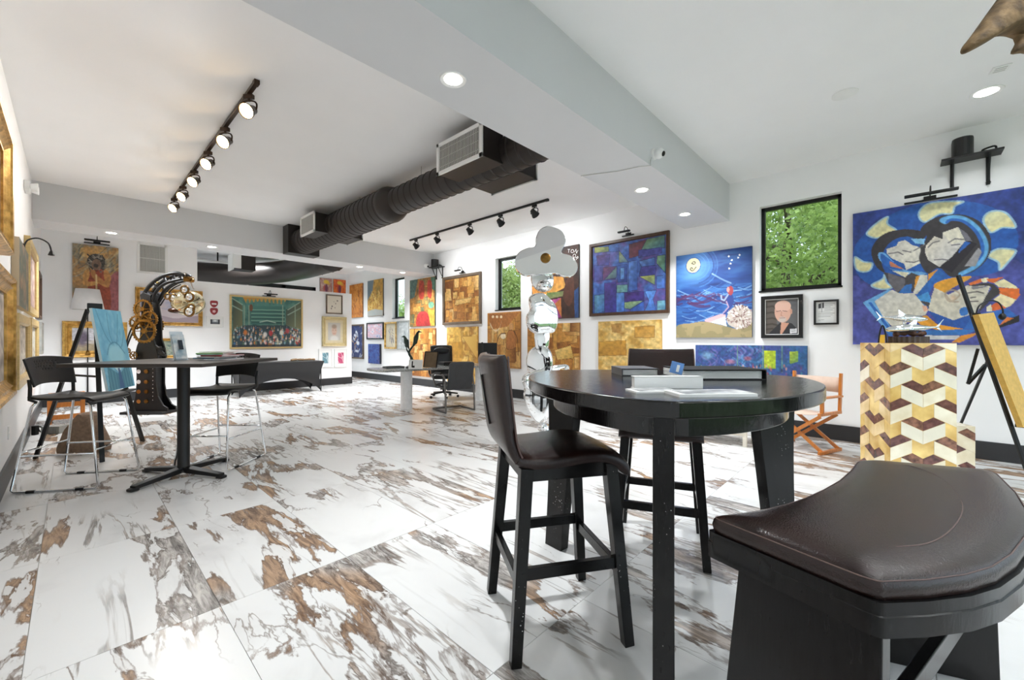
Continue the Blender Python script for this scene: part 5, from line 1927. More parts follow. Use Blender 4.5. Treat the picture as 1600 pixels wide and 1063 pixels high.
# ---------------------------------------------------------------- big blue painting
CREAM, CR2 = (222, 216, 184), (232, 214, 150)
DK, DB, LB, OR = (58, 54, 58), (34, 98, 188), (98, 164, 222), (222, 150, 44)
p = RB(1333, 335, 538, 1640, 287.5, 540.5)
a = p.art((42, 64, 144), 250, 4, (1330, 290, 4.089))
n = a.noise(5, 5, 4)
a.put(a.Y > .5 + .3 * (n - .5), (78, 80, 158), .75).mottle(.28, 26, 22)
P_, B_ = a.poly, a.blob
B_([(25, 400), (100, 300), (220, 210), (380, 140), (560, 104), (700, 104), (850, 130), (960, 180), (1040, 270), (1065, 360), (1040, 430), (990, 510), (880, 570), (600, 600), (300, 640), (140, 640), (60, 590), (25, 520)], DB)
a.put(a.inside(a.m(catmull([(25, 400), (100, 300), (220, 210), (380, 140), (560, 104), (700, 104), (850, 130), (960, 180), (1040, 270), (1065, 360), (1040, 430), (990, 510), (880, 570), (600, 600), (300, 640), (140, 640), (60, 590), (25, 520)], 6, True))), (16, 48, 120), .5 * a.noise(9, 16, 3))
for q in ([(100, 310), (170, 240), (235, 205), (232, 250), (290, 295), (200, 330), (150, 340)], [(430, 200), (450, 150), (520, 115), (710, 108), (660, 140), (640, 185), (560, 190), (470, 240)], [(840, 230), (870, 180), (940, 168), (1000, 195), (1045, 272), (960, 275), (885, 305)],
          [(870, 455), (930, 410), (1035, 415), (1040, 440), (1000, 490), (945, 545), (935, 495)], [(25, 460), (80, 490), (135, 500), (120, 545), (70, 555), (30, 530)], [(130, 640), (200, 600), (215, 570), (225, 620), (260, 655), (190, 665)]):
    a.blob(q, (206, 210, 168), grad=(232, 216, 152), edge=(150, 190, 214), ew=.006)
B_([(130, 440), (150, 370), (220, 310), (330, 285), (440, 295), (480, 320), (440, 350), (350, 330), (260, 360), (205, 430), (195, 500), (215, 560), (160, 520)], DK)
B_([(440, 290), (500, 230), (600, 195), (720, 195), (820, 240), (880, 320), (890, 400), (860, 480), (790, 545), (700, 580), (630, 585), (560, 530), (480, 560), (440, 450), (480, 330)], DK)
a.stroke(catmull([(600, 240), (580, 225), (640, 208), (720, 220), (800, 280), (850, 370), (845, 450), (790, 520), (700, 568)], 5), .016, (92, 168, 224))
a.stroke(catmull([(610, 240), (640, 224), (715, 236), (790, 296), (832, 380), (826, 450), (770, 510)], 5), .010, DB)
P_([(650, 420), (740, 350), (800, 380), (640, 560), (560, 525)], (40, 36, 44))
P_([(690, 410), (725, 362), (760, 370), (680, 440)], DB)
P_([(720, 520), (810, 400), (830, 430), (790, 520)], (150, 148, 150))
B_([(185, 430), (220, 440), (270, 490), (350, 545), (450, 555), (476, 570), (380, 575), (270, 545), (200, 500), (172, 455)], LB)
B_([(190, 440), (240, 470), (330, 545), (240, 530), (195, 490)], DB)
P_([(225, 410), (290, 390), (300, 365), (345, 353), (390, 385), (440, 400), (470, 375), (440, 440), (440, 500), (350, 545), (340, 505), (260, 470), (230, 440)], (204, 200, 190), grad=(226, 220, 204))
P_([(475, 390), (530, 330), (580, 347), (583, 305), (682, 270), (725, 360), (640, 460), (560, 525), (490, 480), (470, 430)], (216, 206, 184), grad=(196, 196, 200))
P_([(583, 308), (682, 270), (725, 360), (640, 380)], (222, 216, 196))
P_([(685, 275), (735, 310), (770, 360), (725, 360)], (110, 108, 118))
P_([(380, 345), (470, 345), (465, 380), (410, 375)], (128, 190, 230))
a.stroke(catmull([(450, 390), (455, 420), (445, 470), (470, 530), (500, 560)], 5), .012, DK)
for q in ([(240, 440), (300, 430), (330, 445)], [(350, 490), (400, 495), (430, 485)], [(530, 480), (580, 475), (620, 482)], [(620, 370), (660, 345), (715, 350)], [(400, 420), (465, 385)], [(490, 400), (520, 370), (560, 360)], [(640, 385), (690, 380)], [(330, 420), (380, 430)]):
    a.stroke(q, .005, (96, 92, 96), .8)
P_([(245, 485), (270, 500), (340, 540), (250, 520)], (204, 122, 84))
P_([(205, 555), (340, 590), (385, 560), (425, 575), (395, 680), (300, 695), (240, 620)], (70, 66, 70))
P_([(235, 560), (345, 600), (340, 650), (290, 690), (240, 620)], (104, 100, 106))
P_([(260, 548), (372, 560), (345, 590)], CREAM)
P_([(300, 690), (345, 640), (390, 630), (380, 690)], (44, 110, 190))
P_([(400, 665), (412, 585), (442, 575), (438, 625)], OR)
P_([(440, 575), (486, 575), (486, 625), (440, 690), (390, 700), (410, 650)], (206, 204, 190))
P_([(488, 612), (490, 570), (555, 535), (510, 605)], OR)
P_([(400, 720), (555, 535), (622, 592), (525, 640), (500, 690)], (48, 128, 204), grad=(24, 72, 160))
P_([(405, 722), (490, 680), (520, 760), (505, 790)], (62, 146, 214))
P_([(430, 735), (500, 750), (505, 790)], (70, 66, 70))
P_([(75, 750), (240, 665), (260, 672), (150, 745), (265, 925), (225, 930)], LB)
P_([(110, 750), (130, 748), (260, 925), (240, 928)], DB)
P_([(150, 742), (260, 668), (310, 692), (400, 690), (490, 800), (470, 830), (400, 840), (290, 930), (210, 850)], (202, 200, 192), grad=(214, 208, 190))
P_([(390, 850), (480, 830), (550, 890), (700, 893), (735, 915), (560, 928), (440, 890)], (228, 154, 40))
P_([(450, 770), (480, 770), (490, 800), (465, 810)], (222, 170, 140))
B_([(525, 642), (590, 606), (700, 585), (765, 590), (640, 660), (580, 695)], (226, 158, 44))
for q, c_ in (([(745, 628), (830, 596), (832, 620), (760, 642)], (224, 110, 48)), ([(828, 598), (872, 590), (862, 622), (830, 622)], CREAM), ([(860, 600), (965, 590), (905, 628), (868, 615)], (226, 106, 40)), ([(905, 625), (970, 600), (1040, 640), (1062, 664), (940, 652)], (226, 216, 168)),
              ([(935, 655), (1065, 662), (1072, 700), (1050, 732), (945, 695)], (230, 108, 36)), ([(905, 730), (950, 695), (1048, 732), (1012, 772), (985, 782)], (228, 212, 164)), ([(885, 772), (930, 745), (985, 785), (912, 812), (888, 802)], (228, 100, 40)), ([(860, 780), (890, 760), (895, 808), (862, 808)], CREAM)):
    P_(q, c_)
P_([(530, 655), (620, 700), (740, 640), (885, 645), (840, 760), (790, 815), (650, 862), (490, 800), (515, 700)], (210, 202, 180), grad=(196, 192, 178))
B_([(740, 645), (870, 626), (930, 655), (942, 692), (880, 742), (810, 812), (850, 720), (885, 648)], (64, 60, 62))
P_([(765, 660), (770, 645), (880, 648), (775, 668)], (128, 126, 134))
a.stroke(catmull([(600, 700), (640, 740), (690, 700), (650, 670), (600, 690), (620, 740), (680, 745)], 5), .006, (170, 150, 128), .8)
a.pell(650, 718, 30, 26, (214, 170, 132), .6, .8)
for q in ([(740, 690), (800, 680), (840, 690)], [(750, 745), (805, 742)], [(760, 720), (790, 715)]):
    a.stroke(q, .005, (104, 98, 96))
B_([(688, 800), (715, 778), (745, 790), (740, 825), (700, 832)], (48, 112, 190))
P_([(490, 800), (650, 862), (790, 818), (790, 890), (720, 918), (560, 890)], (32, 84, 170))
P_([(770, 830), (990, 785), (1062, 840), (1000, 880), (800, 920), (720, 918)], (40, 100, 186))
P_([(930, 900), (1010, 850), (1065, 830), (1065, 872), (900, 925)], (34, 32, 36))
P_([(940, 895), (990, 840), (1030, 850)], (226, 120, 40))
P_([(220, 930), (720, 920), (800, 925), (720, 955), (240, 960)], (44, 112, 190))
P_([(470, 958), (690, 958), (680, 985), (480, 985)], (196, 198, 200))
P_([(640, 1002), (700, 960), (810, 940), (780, 962), (690, 1005)], (222, 140, 40))
a.mottle(.12, 60, 50, 2)
hang(p, a, 'huge blue painting of three cubist faces wrapped in striped cream and orange scarves', side=(120, 120, 130), t=.045)

# ---------------------------------------------------------------- mermaid
p = RB(1058, 402, 528, 1176, 384, 527)
a = p.art((30, 70, 142), 150, 5, (1060, 370, 5.904))
a.palette([(18, 44, 104), (30, 74, 150), (52, 108, 180), (24, 56, 124)], 3, 14, 3, .4)
a.put(np.clip((.28 - np.hypot((a.X - .25) * a.asp, a.Y - .18)) / .2, 0, 1), (96, 156, 214), .8)
a.pell(145, 268, 72, 76, (38, 80, 150), .9)
a.pell(145, 268, 64, 68, (214, 204, 158))
a.stroke([(130, 250), (150, 232), (165, 245), (150, 258), (135, 250)], .006, (70, 64, 58), smooth=True)
a.stroke([(170, 285), (140, 318), (118, 305), (128, 288), (140, 300)], .007, (70, 64, 58), smooth=True)
for r in (105, 135, 170, 205):
    a.stroke([(145 + r * 1.1 * math.cos(t_), 268 + r * math.sin(t_)) for t_ in np.linspace(-1.4, 1.3, 14)], .006, (80, 140, 206) if r % 2 else (16, 44, 104), .6)
a.strokes(70, [(120, 176, 226), (70, 130, 200), (18, 44, 108), (160, 200, 232)], .14, .006, 0.0, .6, (0, .40, 1, .86))
a.strokes(16, [(78, 34, 84), (100, 44, 88)], .12, .012, 0.0, .7, (0, .48, 1, .62))
a.stroke([(320, 345), (390, 385), (440, 410), (490, 430)], .010, (150, 190, 226), .8)
a.put((a.X > .52) & (a.Y < .40), (20, 44, 110), .55 * a.noise(4, 4, 2))
for q in ((470, 185), (500, 220), (487, 252), (475, 298), (558, 198), (572, 172)):
    a.pell(q[0], q[1], 8, 8, (240, 244, 248))
a.blob([(0, 825), (120, 800), (250, 785), (400, 815), (560, 850), (700, 790), (710, 950), (-20, 950)], (166, 148, 104))
a.put((a.Y > .84) & (a.noise(9, 9, 3) > .55), (128, 122, 84), .5)
a.blob([(455, 740), (500, 665), (580, 635), (660, 665), (700, 740), (660, 820), (560, 850), (470, 810)], (196, 184, 172))
for k in range(150):
    t_, r_ = a.rg.uniform(0, 2 * PI), math.sqrt(a.rg.random())
    cx, cy = 575 + 118 * r_ * math.cos(t_), 742 + 100 * r_ * math.sin(t_)
    an_ = math.atan2(cy - 742, cx - 575)
    a.stroke([(cx, cy), (cx + 16 * math.cos(an_), cy + 16 * math.sin(an_))], .006, [(246, 240, 232), (126, 92, 84), (214, 196, 188), (150, 120, 118)][k % 4])
a.blob([(250, 772), (330, 738), (420, 712), (442, 740), (380, 775), (300, 792)], (224, 170, 176))
a.poly([(300, 790), (440, 735), (452, 828), (400, 812)], (232, 226, 224))
a.blob([(418, 712), (462, 650), (452, 590), (436, 560), (470, 522), (506, 540), (516, 600), (498, 650), (445, 712)], (44, 66, 142))
a.stroke([(466, 535), (430, 590), (405, 580), (402, 545)], .010, (158, 172, 206))
a.stroke([(420, 708), (470, 650), (450, 600)], .008, (210, 170, 190), .8)
a.pell(488, 500, 26, 42, (170, 62, 70))
a.pell(466, 490, 12, 26, (224, 150, 140))
hang(p, a, 'unframed painting of a red-haired mermaid on a shore under a full moon', side=(70, 80, 110))

# ---------------------------------------------------------------- cubist blue, walnut frame
p = RB(923, 383, 495, 1047, 361, 489)
a = p.art((56, 92, 168), 150, 6, (720, 330, 4.703), fw=.055)
a.palette([(44, 70, 150), (66, 108, 186), (92, 66, 132), (50, 92, 172)], 4, 4, 3)
for q, c1, c2 in (([(985, 268), (1090, 262), (1090, 300), (985, 310)], (166, 166, 70), (96, 120, 90)), ([(1090, 250), (1165, 250), (1165, 300), (1090, 300)], (70, 120, 190), (50, 80, 160)), ([(1240, 245), (1370, 210), (1310, 330), (1240, 350)], (96, 52, 62), (120, 60, 80)),
                  ([(1370, 208), (1500, 180), (1500, 270), (1330, 285)], (120, 150, 92), (66, 120, 150)), ([(1000, 330), (1100, 320), (1090, 400), (1010, 400)], (92, 56, 116), (58, 70, 150)), ([(1165, 290), (1235, 375), (1165, 380)], (140, 150, 90), (72, 110, 150)),
                  ([(1310, 290), (1480, 268), (1480, 310), (1310, 345)], (58, 62, 140), (80, 84, 170)), ([(1445, 330), (1505, 320), (1505, 455), (1440, 385)], (124, 160, 120), (70, 130, 120)), ([(1310, 370), (1430, 340), (1430, 400), (1330, 410)], (92, 134, 196), (60, 96, 180)),
                  ([(1050, 415), (1150, 405), (1140, 500), (1045, 510)], (108, 60, 92), (76, 60, 130)), ([(1150, 405), (1150, 490), (1060, 505)], (112, 140, 100), (70, 100, 130)), ([(1155, 405), (1225, 390), (1225, 520), (1155, 525)], (58, 100, 180), (40, 62, 140)),
                  ([(1175, 420), (1205, 415), (1205, 500), (1175, 505)], (104, 160, 214), (70, 120, 200)), ([(1235, 375), (1300, 360), (1300, 580), (1235, 590)], (86, 132, 206), (50, 88, 176)), ([(1310, 480), (1430, 470), (1430, 545)], (176, 176, 80), (110, 140, 110)),
                  ([(1330, 410), (1440, 400), (1430, 470), (1310, 480)], (74, 70, 150), (60, 66, 150)), ([(1440, 480), (1500, 470), (1500, 570), (1440, 570)], (76, 128, 200), (56, 90, 170)), ([(1150, 545), (1230, 538), (1230, 595), (1150, 600)], (112, 160, 150), (90, 150, 160)),
                  ([(985, 620), (1060, 610), (1060, 740), (985, 755)], (92, 150, 170), (60, 110, 190)), ([(1060, 530), (1145, 520), (1145, 745), (1060, 745)], (74, 54, 132), (52, 58, 150)), ([(1145, 600), (1205, 600), (1205, 745), (1145, 745)], (86, 140, 214), (60, 104, 190)),
                  ([(1205, 600), (1350, 590), (1350, 660), (1205, 665)], (70, 44, 116), (60, 50, 136)), ([(1205, 670), (1350, 655), (1250, 720), (1205, 715)], (150, 176, 110), (96, 140, 140)), ([(1355, 590), (1440, 580), (1415, 650), (1440, 735), (1350, 740), (1385, 660)], (92, 150, 222), (56, 100, 190)),
                  ([(1445, 660), (1505, 655), (1505, 735), (1445, 735)], (104, 160, 170), (80, 140, 180)), ([(1250, 720), (1350, 660), (1350, 742), (1250, 745)], (46, 84, 176), (60, 100, 190)), ([(985, 400), (1045, 400), (1045, 510), (985, 520)], (60, 84, 166), (80, 70, 140))):
    a.poly(q, c1, grad=c2, edge=(38, 50, 104), ew=.004)
a.mottle(.25, 24, 24)
hang(p, a, 'blue and green geometric painting in a walnut frame beside the deep grey beam', frame='box', fm=M_WALNUT, fw=.055)

# ---------------------------------------------------------------- long night scene
p = RB(1088, 540.5, 589, 1262, 539, 588.5)
a = p.art((36, 84, 128), 110, 7, (1080, 520, 5.315))
a.palette([(22, 60, 104), (40, 96, 146), (56, 70, 140), (30, 78, 120)], 10, 3, 4)
a.strokes(40, [(92, 150, 200), (30, 60, 110), (120, 100, 170)], .2, .03, 1.5, .5, (.1, 0, .6, .8))
a.pell(140, 190, 60, 45, (120, 170, 196), .7, .6)
for x in (390, 600, 760):
    a.stroke([(x, 110), (x, 330)], .02, (96, 140, 120), .8)
a.poly([(612, 150), (705, 150), (705, 300), (612, 295)], (188, 206, 30), grad=(150, 180, 40))
a.poly([(820, 155), (895, 155), (895, 240), (825, 260)], (170, 190, 40), grad=(90, 140, 80))
a.pell(640, 230, 20, 60, (214, 216, 60), .5, .8)
for k in range(70):
    x = a.rg.uniform(.02, .98)
    a.ell(x, a.rg.uniform(.6, .98), .010, .07, [(190, 110, 90), (170, 60, 70), (36, 44, 84), (214, 150, 130), (60, 140, 150), (120, 70, 120)][k % 6], .75, .5)
a.pell(330, 240, 60, 26, (196, 120, 140), .7, .6)
a.pell(475, 215, 45, 25, (176, 80, 100), .7, .6)
a.mottle(.25, 60, 16)
hang(p, a, 'long low blue night street painting with lime yellow windows', side=(40, 60, 90))

# ---------------------------------------------------------------- portrait photo and text frame
p = RB(1190, 464, 529, 1255, 460, 528)
a = p.art((96, 96, 98), 84, 8, (1060, 370, 5.904), fw=.05)
a.put(a.X < .35, (86, 76, 66), .8)
for y_ in (.2, .38, .55, .72, .86):
    a.stroke([(0, y_), (.2, y_ - .02), (.36, y_ + .02)], .03, (58, 50, 44), .8, raw=True)
a.poly([(800, 905), (830, 900), (945, 790), (1050, 800), (1125, 880), (1125, 920), (800, 920)], (40, 40, 44))
a.poly([(940, 905), (950, 790), (1025, 800), (955, 905)], (206, 150, 124))
a.pell(965, 690, 80, 105, (214, 164, 142))
a.pell(965, 640, 78, 55, (226, 180, 160))
a.pell(1045, 690, 12, 24, (200, 146, 124))
a.pell(962, 765, 44, 34, (198, 188, 180), .9, .4)
for q in ([(905, 690), (945, 684)], [(965, 684), (1005, 688)]):
    a.stroke(q, .012, (126, 92, 80))
a.stroke([(955, 690), (948, 730), (968, 735)], .010, (186, 130, 108))
a.stroke([(935, 752), (985, 750)], .010, (150, 92, 84))
a.poly([(1032, 855), (1098, 850), (1098, 892), (1032, 895)], (230, 230, 232))
for y_ in (862, 872, 882):
    a.stroke([(1042, y_), (1088, y_ - 2)], .006, (60, 60, 64))
hang(p, a, 'black framed photograph of a bearded man in a dark shirt', 'photograph', frame='thin', fm=M_DFRAME, fw=.045, name='framed_photograph', mat_board=(.012, M_MATW))
p = RB(1272, 470, 508, 1311, 468, 507)
a = p.art((224, 224, 222), 90, 9, (1060, 370, 5.904), fw=.025)
a.poly([(1295, 625), (1345, 610), (1345, 660), (1295, 665)], (70, 70, 72))
a.poly([(1318, 615), (1330, 612), (1330, 700), (1322, 700)], (170, 170, 170))
for k in range(9):
    y_ = .10 + .075 * k
    a.stroke([(.42 if k < 5 else .12, y_), (.9 - .1 * (k % 3), y_)], .010, (120, 120, 120), .9, raw=True)
a.stroke([(.12, .86), (.4, .84)], .010, (120, 120, 120), .9, raw=True)
hang(p, a, 'small black framed typed notice beside the photograph of the man', 'notice', frame='thin', fm=M_DFRAME, fw=.022, name='framed_notice')

# ---------------------------------------------------------------- brown cubist works
BR = [(196, 132, 52), (160, 96, 34), (220, 168, 88), (128, 74, 28), (206, 150, 66), (176, 112, 44), (228, 186, 112)]
YB = [(206, 156, 58), (184, 132, 40), (224, 184, 96), (160, 108, 36), (214, 168, 72), (196, 144, 50)]
p = RB(693.5, 434, 508.5, 753, 425, 506)
a = p.art((180, 118, 46), 110, 10, None, fw=.07)
a.blocks(34, BR, .18, .5)
a.poly([(.33, .50), (.80, .46), (.74, .58), (.30, .62)], (226, 190, 120), grad=(206, 156, 76), edge=(90, 50, 18), ew=.005)
a.poly([(.24, .32), (.38, .30), (.38, .46), (.25, .47)], (226, 188, 116), grad=(190, 140, 60), edge=(90, 50, 18))
a.mottle(.18, 30, 30)
hang(p, a, 'brown and gold building-block painting in a weathered wooden frame', frame='box', fm=M_DRFT, fw=.07)
p = RB(642, 514, 587, 682, 513, 590)
a = p.art((190, 124, 48), 90, 11)
a.blocks(26, BR, .2, .5).blocks(8, [(206, 110, 40), (228, 190, 120)], .05, .16).mottle(.2, 24, 24)
hang(p, a, 'brown cubist painting partly hidden by the bird sculpture on the desk', side=(150, 100, 50))
p = RB(700, 512, 596, 748, 510.5, 600)
a = p.art((204, 152, 50), 90, 12)
a.palette(YB, 4, 4, 4).blocks(18, YB, .12, .4, (150, 100, 30), .15).mottle(.2, 16, 16)
a.poly([(.52, .17), (.98, .16), (.98, .55), (.9, .5)], (222, 178, 84), grad=(208, 156, 60), edge=(160, 108, 34))
hang(p, a, 'yellow ochre abstract painting behind the black leather swivel chair', side=(180, 130, 50))
p = RB(763.5, 489, 574, 814.5, 487.5, 576)
a = p.art((190, 128, 56), 110, 13, (720, 330, 4.703))
a.blocks(20, BR, .18, .45)
a.poly([(215, 760), (440, 745), (350, 850), (230, 870)], (156, 92, 40), grad=(190, 120, 56))
a.blob([(225, 820), (250, 870), (290, 860), (310, 800), (290, 870), (260, 885), (228, 850)], (226, 196, 150))
for x in (245, 275, 305):
    a.pell(x, 778, 9, 10, (232, 208, 164))
a.pell(378, 850, 18, 28, (204, 146, 86))
a.blob([(350, 900), (378, 875), (405, 900), (410, 1000), (345, 1010)], (176, 108, 50), edge=(96, 54, 22))
a.pell(320, 920, 20, 20, (236, 216, 180))
a.stroke([(270, 1060), (275, 960), (300, 905), (340, 900)], .010, (96, 54, 22), smooth=True)
a.stroke([(400, 880), (425, 950), (430, 1060)], .010, (96, 54, 22), smooth=True)
a.mottle(.16, 30, 30)
hang(p, a, 'brown cubist painting of a seated figure with pale flowers below the window', side=(150, 100, 50))
p = RB(826, 507, 582, 907, 504.5, 580)
a = p.art((196, 138, 56), 110, 14)
a.blocks(26, BR, .2, .5)
a.poly([(.55, .55), (.85, .45), (.9, .7), (.6, .75)], (232, 196, 116), grad=(206, 160, 70), edge=(110, 66, 24))
a.mottle(.18, 26, 26)
hang(p, a, 'brown block painting of tilted houses partly hidden by the mirror sculpture', side=(150, 100, 50))
p = RB(936.5, 503, 590, 1035, 499.5, 592)
a = p.art((206, 164, 78), 120, 15, (720, 330, 4.703))
a.palette([(214, 176, 92), (196, 148, 62), (226, 192, 116), (178, 128, 50)], 4, 4, 4)
a.poly([(1285, 850), (1430, 845), (1430, 930), (1285, 930)], (190, 136, 50), grad=(206, 156, 70), edge=(150, 104, 40), ew=.006)
a.poly([(1110, 830), (1190, 825), (1180, 900), (1120, 890)], (158, 108, 46), .7)
a.poly([(1025, 960), (1220, 950), (1225, 1060), (1020, 1063)], (200, 150, 56), grad=(176, 122, 40), edge=(140, 96, 36))
a.stroke([(1190, 830), (1180, 1060)], .006, (160, 112, 50), .8)
a.mottle(.2, 20, 20)
hang(p, a, 'pale gold abstract painting below the walnut framed blue one', side=(190, 150, 80))

# red green figure, orange tall, gold blue tall
p = RB(642, 438, 510, 681, 433, 510)
a = p.art((166, 112, 46), 90, 16, (480, 380, 5.317))
a.blocks(30, [(176, 116, 44), (140, 92, 40), (196, 140, 60), (96, 104, 70)], .12, .4)
a.poly([(862, 310), (930, 300), (900, 450), (862, 470)], (84, 112, 104))
a.poly([(1035, 285), (1070, 282), (1070, 400), (1045, 380)], (74, 112, 92))
a.blob([(940, 330), (960, 312), (978, 330), (980, 440), (960, 470), (938, 440)], (190, 62, 40), grad=(150, 40, 30))
a.blob([(1010, 320), (1035, 312), (1045, 340), (1042, 450), (1020, 455), (1008, 420)], (192, 66, 44), grad=(160, 44, 30))
a.blob([(925, 600), (960, 570), (1000, 575), (1030, 640), (1025, 690), (920, 690)], (186, 52, 48), grad=(150, 36, 36))
a.pell(1040, 515, 24, 28, (96, 150, 118))
a.poly([(1010, 550), (1068, 560), (1068, 690), (1035, 690)], (196, 150, 50))
for x in (940, 965, 990, 1012):
    a.stroke([(x, 590), (x + 4, 690)], .006, (150, 30, 30), .8)
a.mottle(.25, 24, 24)
hang(p, a, 'brown and green painting with tall red arches beside the narrow window', side=(80, 90, 70))
p = RB(547.7, 446, 497, 568, 443, 496)
a = p.art((196, 112, 34), 80, 17)
a.palette([(150, 76, 24), (206, 124, 44), (226, 150, 62), (168, 88, 28)], 4, 8, 4).strokes(60, [(122, 56, 18), (236, 170, 86), (190, 100, 34)], .09, .012, 1.3, .8)
hang(p, a, 'tall burnt orange abstract painting next to the partition', side=(120, 80, 50))
p = RB(576, 439, 495, 600, 436, 493)
a = p.art((190, 140, 50), 84, 18)
a.palette([(150, 100, 40), (212, 166, 70), (196, 140, 46), (110, 110, 60)], 4, 7, 4)
a.put(a.inside([(0, 0), (.42, 0), (.34, .30), (0, .55)]), (96, 122, 146), .9).put(a.inside([(0, .86), (.4, .80), (1, .86), (1, 1), (0, 1)]), (166, 176, 182), .9)
a.strokes(60, [(226, 190, 96), (150, 90, 34), (232, 206, 130)], .06, .014, None, .8, (.1, .35, .95, .8))
hang(p, a, 'tall ochre and slate blue abstract painting beside the narrow window', side=(90, 90, 90))
# dark poster with lettering
p = RB(833, 392, 500, 906, 386, 497)
a = p.art((52, 38, 34), 120, 19, (720, 330, 4.703))
a.palette([(40, 32, 32), (74, 46, 36), (56, 40, 38)], 4, 4, 3)
a.poly([(530, 560), (660, 480), (760, 485), (780, 560), (700, 600), (540, 640)], (222, 132, 50), grad=(236, 176, 80))
a.poly([(640, 600), (785, 590), (780, 620), (640, 650)], (96, 130, 66), grad=(170, 160, 110))
a.poly([(640, 660), (740, 640), (750, 785), (660, 790)], (206, 96, 150), grad=(150, 50, 130))
a.poly([(700, 680), (745, 640), (748, 785)], (210, 120, 56))
a.poly([(840, 590), (872, 560), (872, 785), (845, 785)], (44, 76, 130))
a.blob([(790, 500), (820, 470), (840, 520), (835, 640), (800, 700), (760, 640), (770, 560)], (92, 54, 40))
a.mottle(.2, 26, 26)
o = hang(p, a, 'dark poster-like painting with white lettering and a brown figure behind the mirror sculpture', side=(30, 28, 28))
for ch, u, v, r in (('T', 890.5, 393, -.1), ('O', 896, 393.5, -.35), ('N', 902, 393.5, -.6), ('O', 899, 400.5, -.9), ('R', 903, 404, -1.2)):
    x_, y_ = p.uv(u, v)
    lettering(ch, .10, M_PAPER, o, ((x_ - .5) * p.w, -.0365, (1 - y_) * p.h), (PI / 2, -r, 0), 'letter')

# lower far right-wall group
p = RB(547.7, 508, 559, 569, 506.5, 562)
a = p.art((34, 46, 92), 84, 20, None, fw=.045)
a.palette([(26, 36, 80), (44, 62, 120), (30, 40, 84)], 4, 6, 3).strokes(40, [(226, 230, 236), (60, 92, 160), (200, 206, 214), (196, 140, 70)], .08, .02, None, .85)
for q in ((.35, .3, .12, .06), (.6, .55, .14, .08), (.45, .2, .08, .06), (.5, .8, .16, .05)):
    a.ell(*q, (228, 232, 238), .9, .4)
hang(p, a, 'navy painting of white flowers in a bronze frame at the end of the wall', frame='box', fm=M_DRFT, fw=.045)
p = RB(574, 505, 530.5, 600, 503.5, 530.5)
a = p.art((168, 178, 214), 70, 21, None, fw=.04)
a.palette([(120, 136, 190), (206, 206, 226), (222, 170, 186), (236, 230, 236), (110, 130, 186)], 5, 4, 3)
hang(p, a, 'pastel blue and pink painting in a black frame above the small navy canvas', frame='thin', fm=M_DFRAME, fw=.04)
p = RB(578, 537.5, 568, 596, 538, 568.5)
a = p.art((36, 60, 132), 60, 22)
a.palette([(30, 48, 112), (58, 96, 176), (40, 54, 130), (76, 60, 130)], 4, 5, 3).strokes(14, [(110, 150, 214), (190, 120, 90)], .1, .012, 1.0, .6)
hang(p, a, 'small navy abstract canvas low on the far window wall', side=(24, 26, 40), t=.06)
p = RB(602.5, 504, 545, 621, 503, 545.5)
a = p.art((214, 204, 178), 70, 23, None, fw=.05)
a.strokes(26, [(96, 84, 92), (160, 120, 90), (90, 110, 150)], .09, .014, 1.4, .8, (.3, .15, .75, .9))
hang(p, a, 'ink figure drawing in a gold frame under the narrow window', frame='box', fm=M_GOLD, fw=.05)
p = RB(621.5, 502, 546, 640, 500.5, 547)
a = p.art((196, 202, 204), 70, 24, None, fw=.025)
a.palette([(206, 210, 210), (170, 178, 180), (224, 226, 224)], 4, 5, 3).strokes(20, [(130, 138, 142), (104, 112, 118)], .1, .012, 1.3, .7, (.2, .2, .8, .95))
hang(p, a, 'pale grey figure drawing in a silver frame next to the gold framed drawing', frame='thin', fm=M_SILV, fw=.025)

# ---------------------------------------------------------------- partition wall
p = PB(113, 380, 484.5, 185, 389, 485)
a = p.art((112, 108, 98), 130, 25, (0, 330, 3.995))
a.palette([(92, 96, 88), (142, 134, 112), (176, 128, 72), (110, 104, 96)], 5, 6, 4)
a.put(np.clip(1 - np.hypot((a.X - .5) / .5, (a.Y - .12) / .22), 0, 1) * a.noise(6, 6, 3) * 1.6 > .35, (212, 158, 84), .7)
a.strokes(30, [(196, 170, 120), (74, 78, 78), (150, 150, 140)], .12, .008, -.9, .6, (0, 0, 1, .5))
a.blob([(645, 480), (740, 380), (738, 615), (660, 615)], (150, 84, 88))
a.blob([(548, 470), (560, 380), (600, 362), (645, 372), (678, 440), (686, 615), (560, 615)], (150, 66, 44))
a.pell(600, 318, 56, 50, (70, 66, 60))
a.strokes(50, [(40, 38, 36), (110, 102, 92), (150, 140, 128)], .03, .008, None, .9, (.33, .14, .70, .40))
a.pell(602, 335, 30, 34, (120, 92, 74))
a.pell(598, 342, 16, 12, (60, 50, 46))
a.blob([(520, 390), (548, 365), (560, 400), (550, 440), (600, 440), (612, 455), (560, 470), (518, 455)], (196, 140, 72))
a.blob([(686, 395), (655, 365), (645, 395), (650, 440), (590, 395), (570, 402), (620, 455), (672, 478), (690, 440)], (182, 124, 64))
a.blob([(565, 375), (590, 370), (604, 400), (650, 440), (636, 456), (580, 420)], (170, 112, 58))
a.stroke([(600, 400), (602, 490)], .012, (206, 176, 120))
a.mottle(.22, 24, 30)
hang(p, a, 'tall painting of a shaggy-haired figure with crossed arms', side=(60, 60, 60))
p = PB(97, 501, 560, 198.5, 504.5, 557)
a = p.art((176, 164, 168), 80, 26, None, fw=.12)
a.put(a.Y < .55, (206, 206, 214)).put(a.Y > .55, (166, 150, 120))
a.ell(.22, .45, .16, .42, (96, 84, 104), .95, .5).ell(.8, .5, .12, .3, (126, 118, 120), .8, .5).ell(.5, .62, .3, .1, (214, 210, 214), .7, .5)
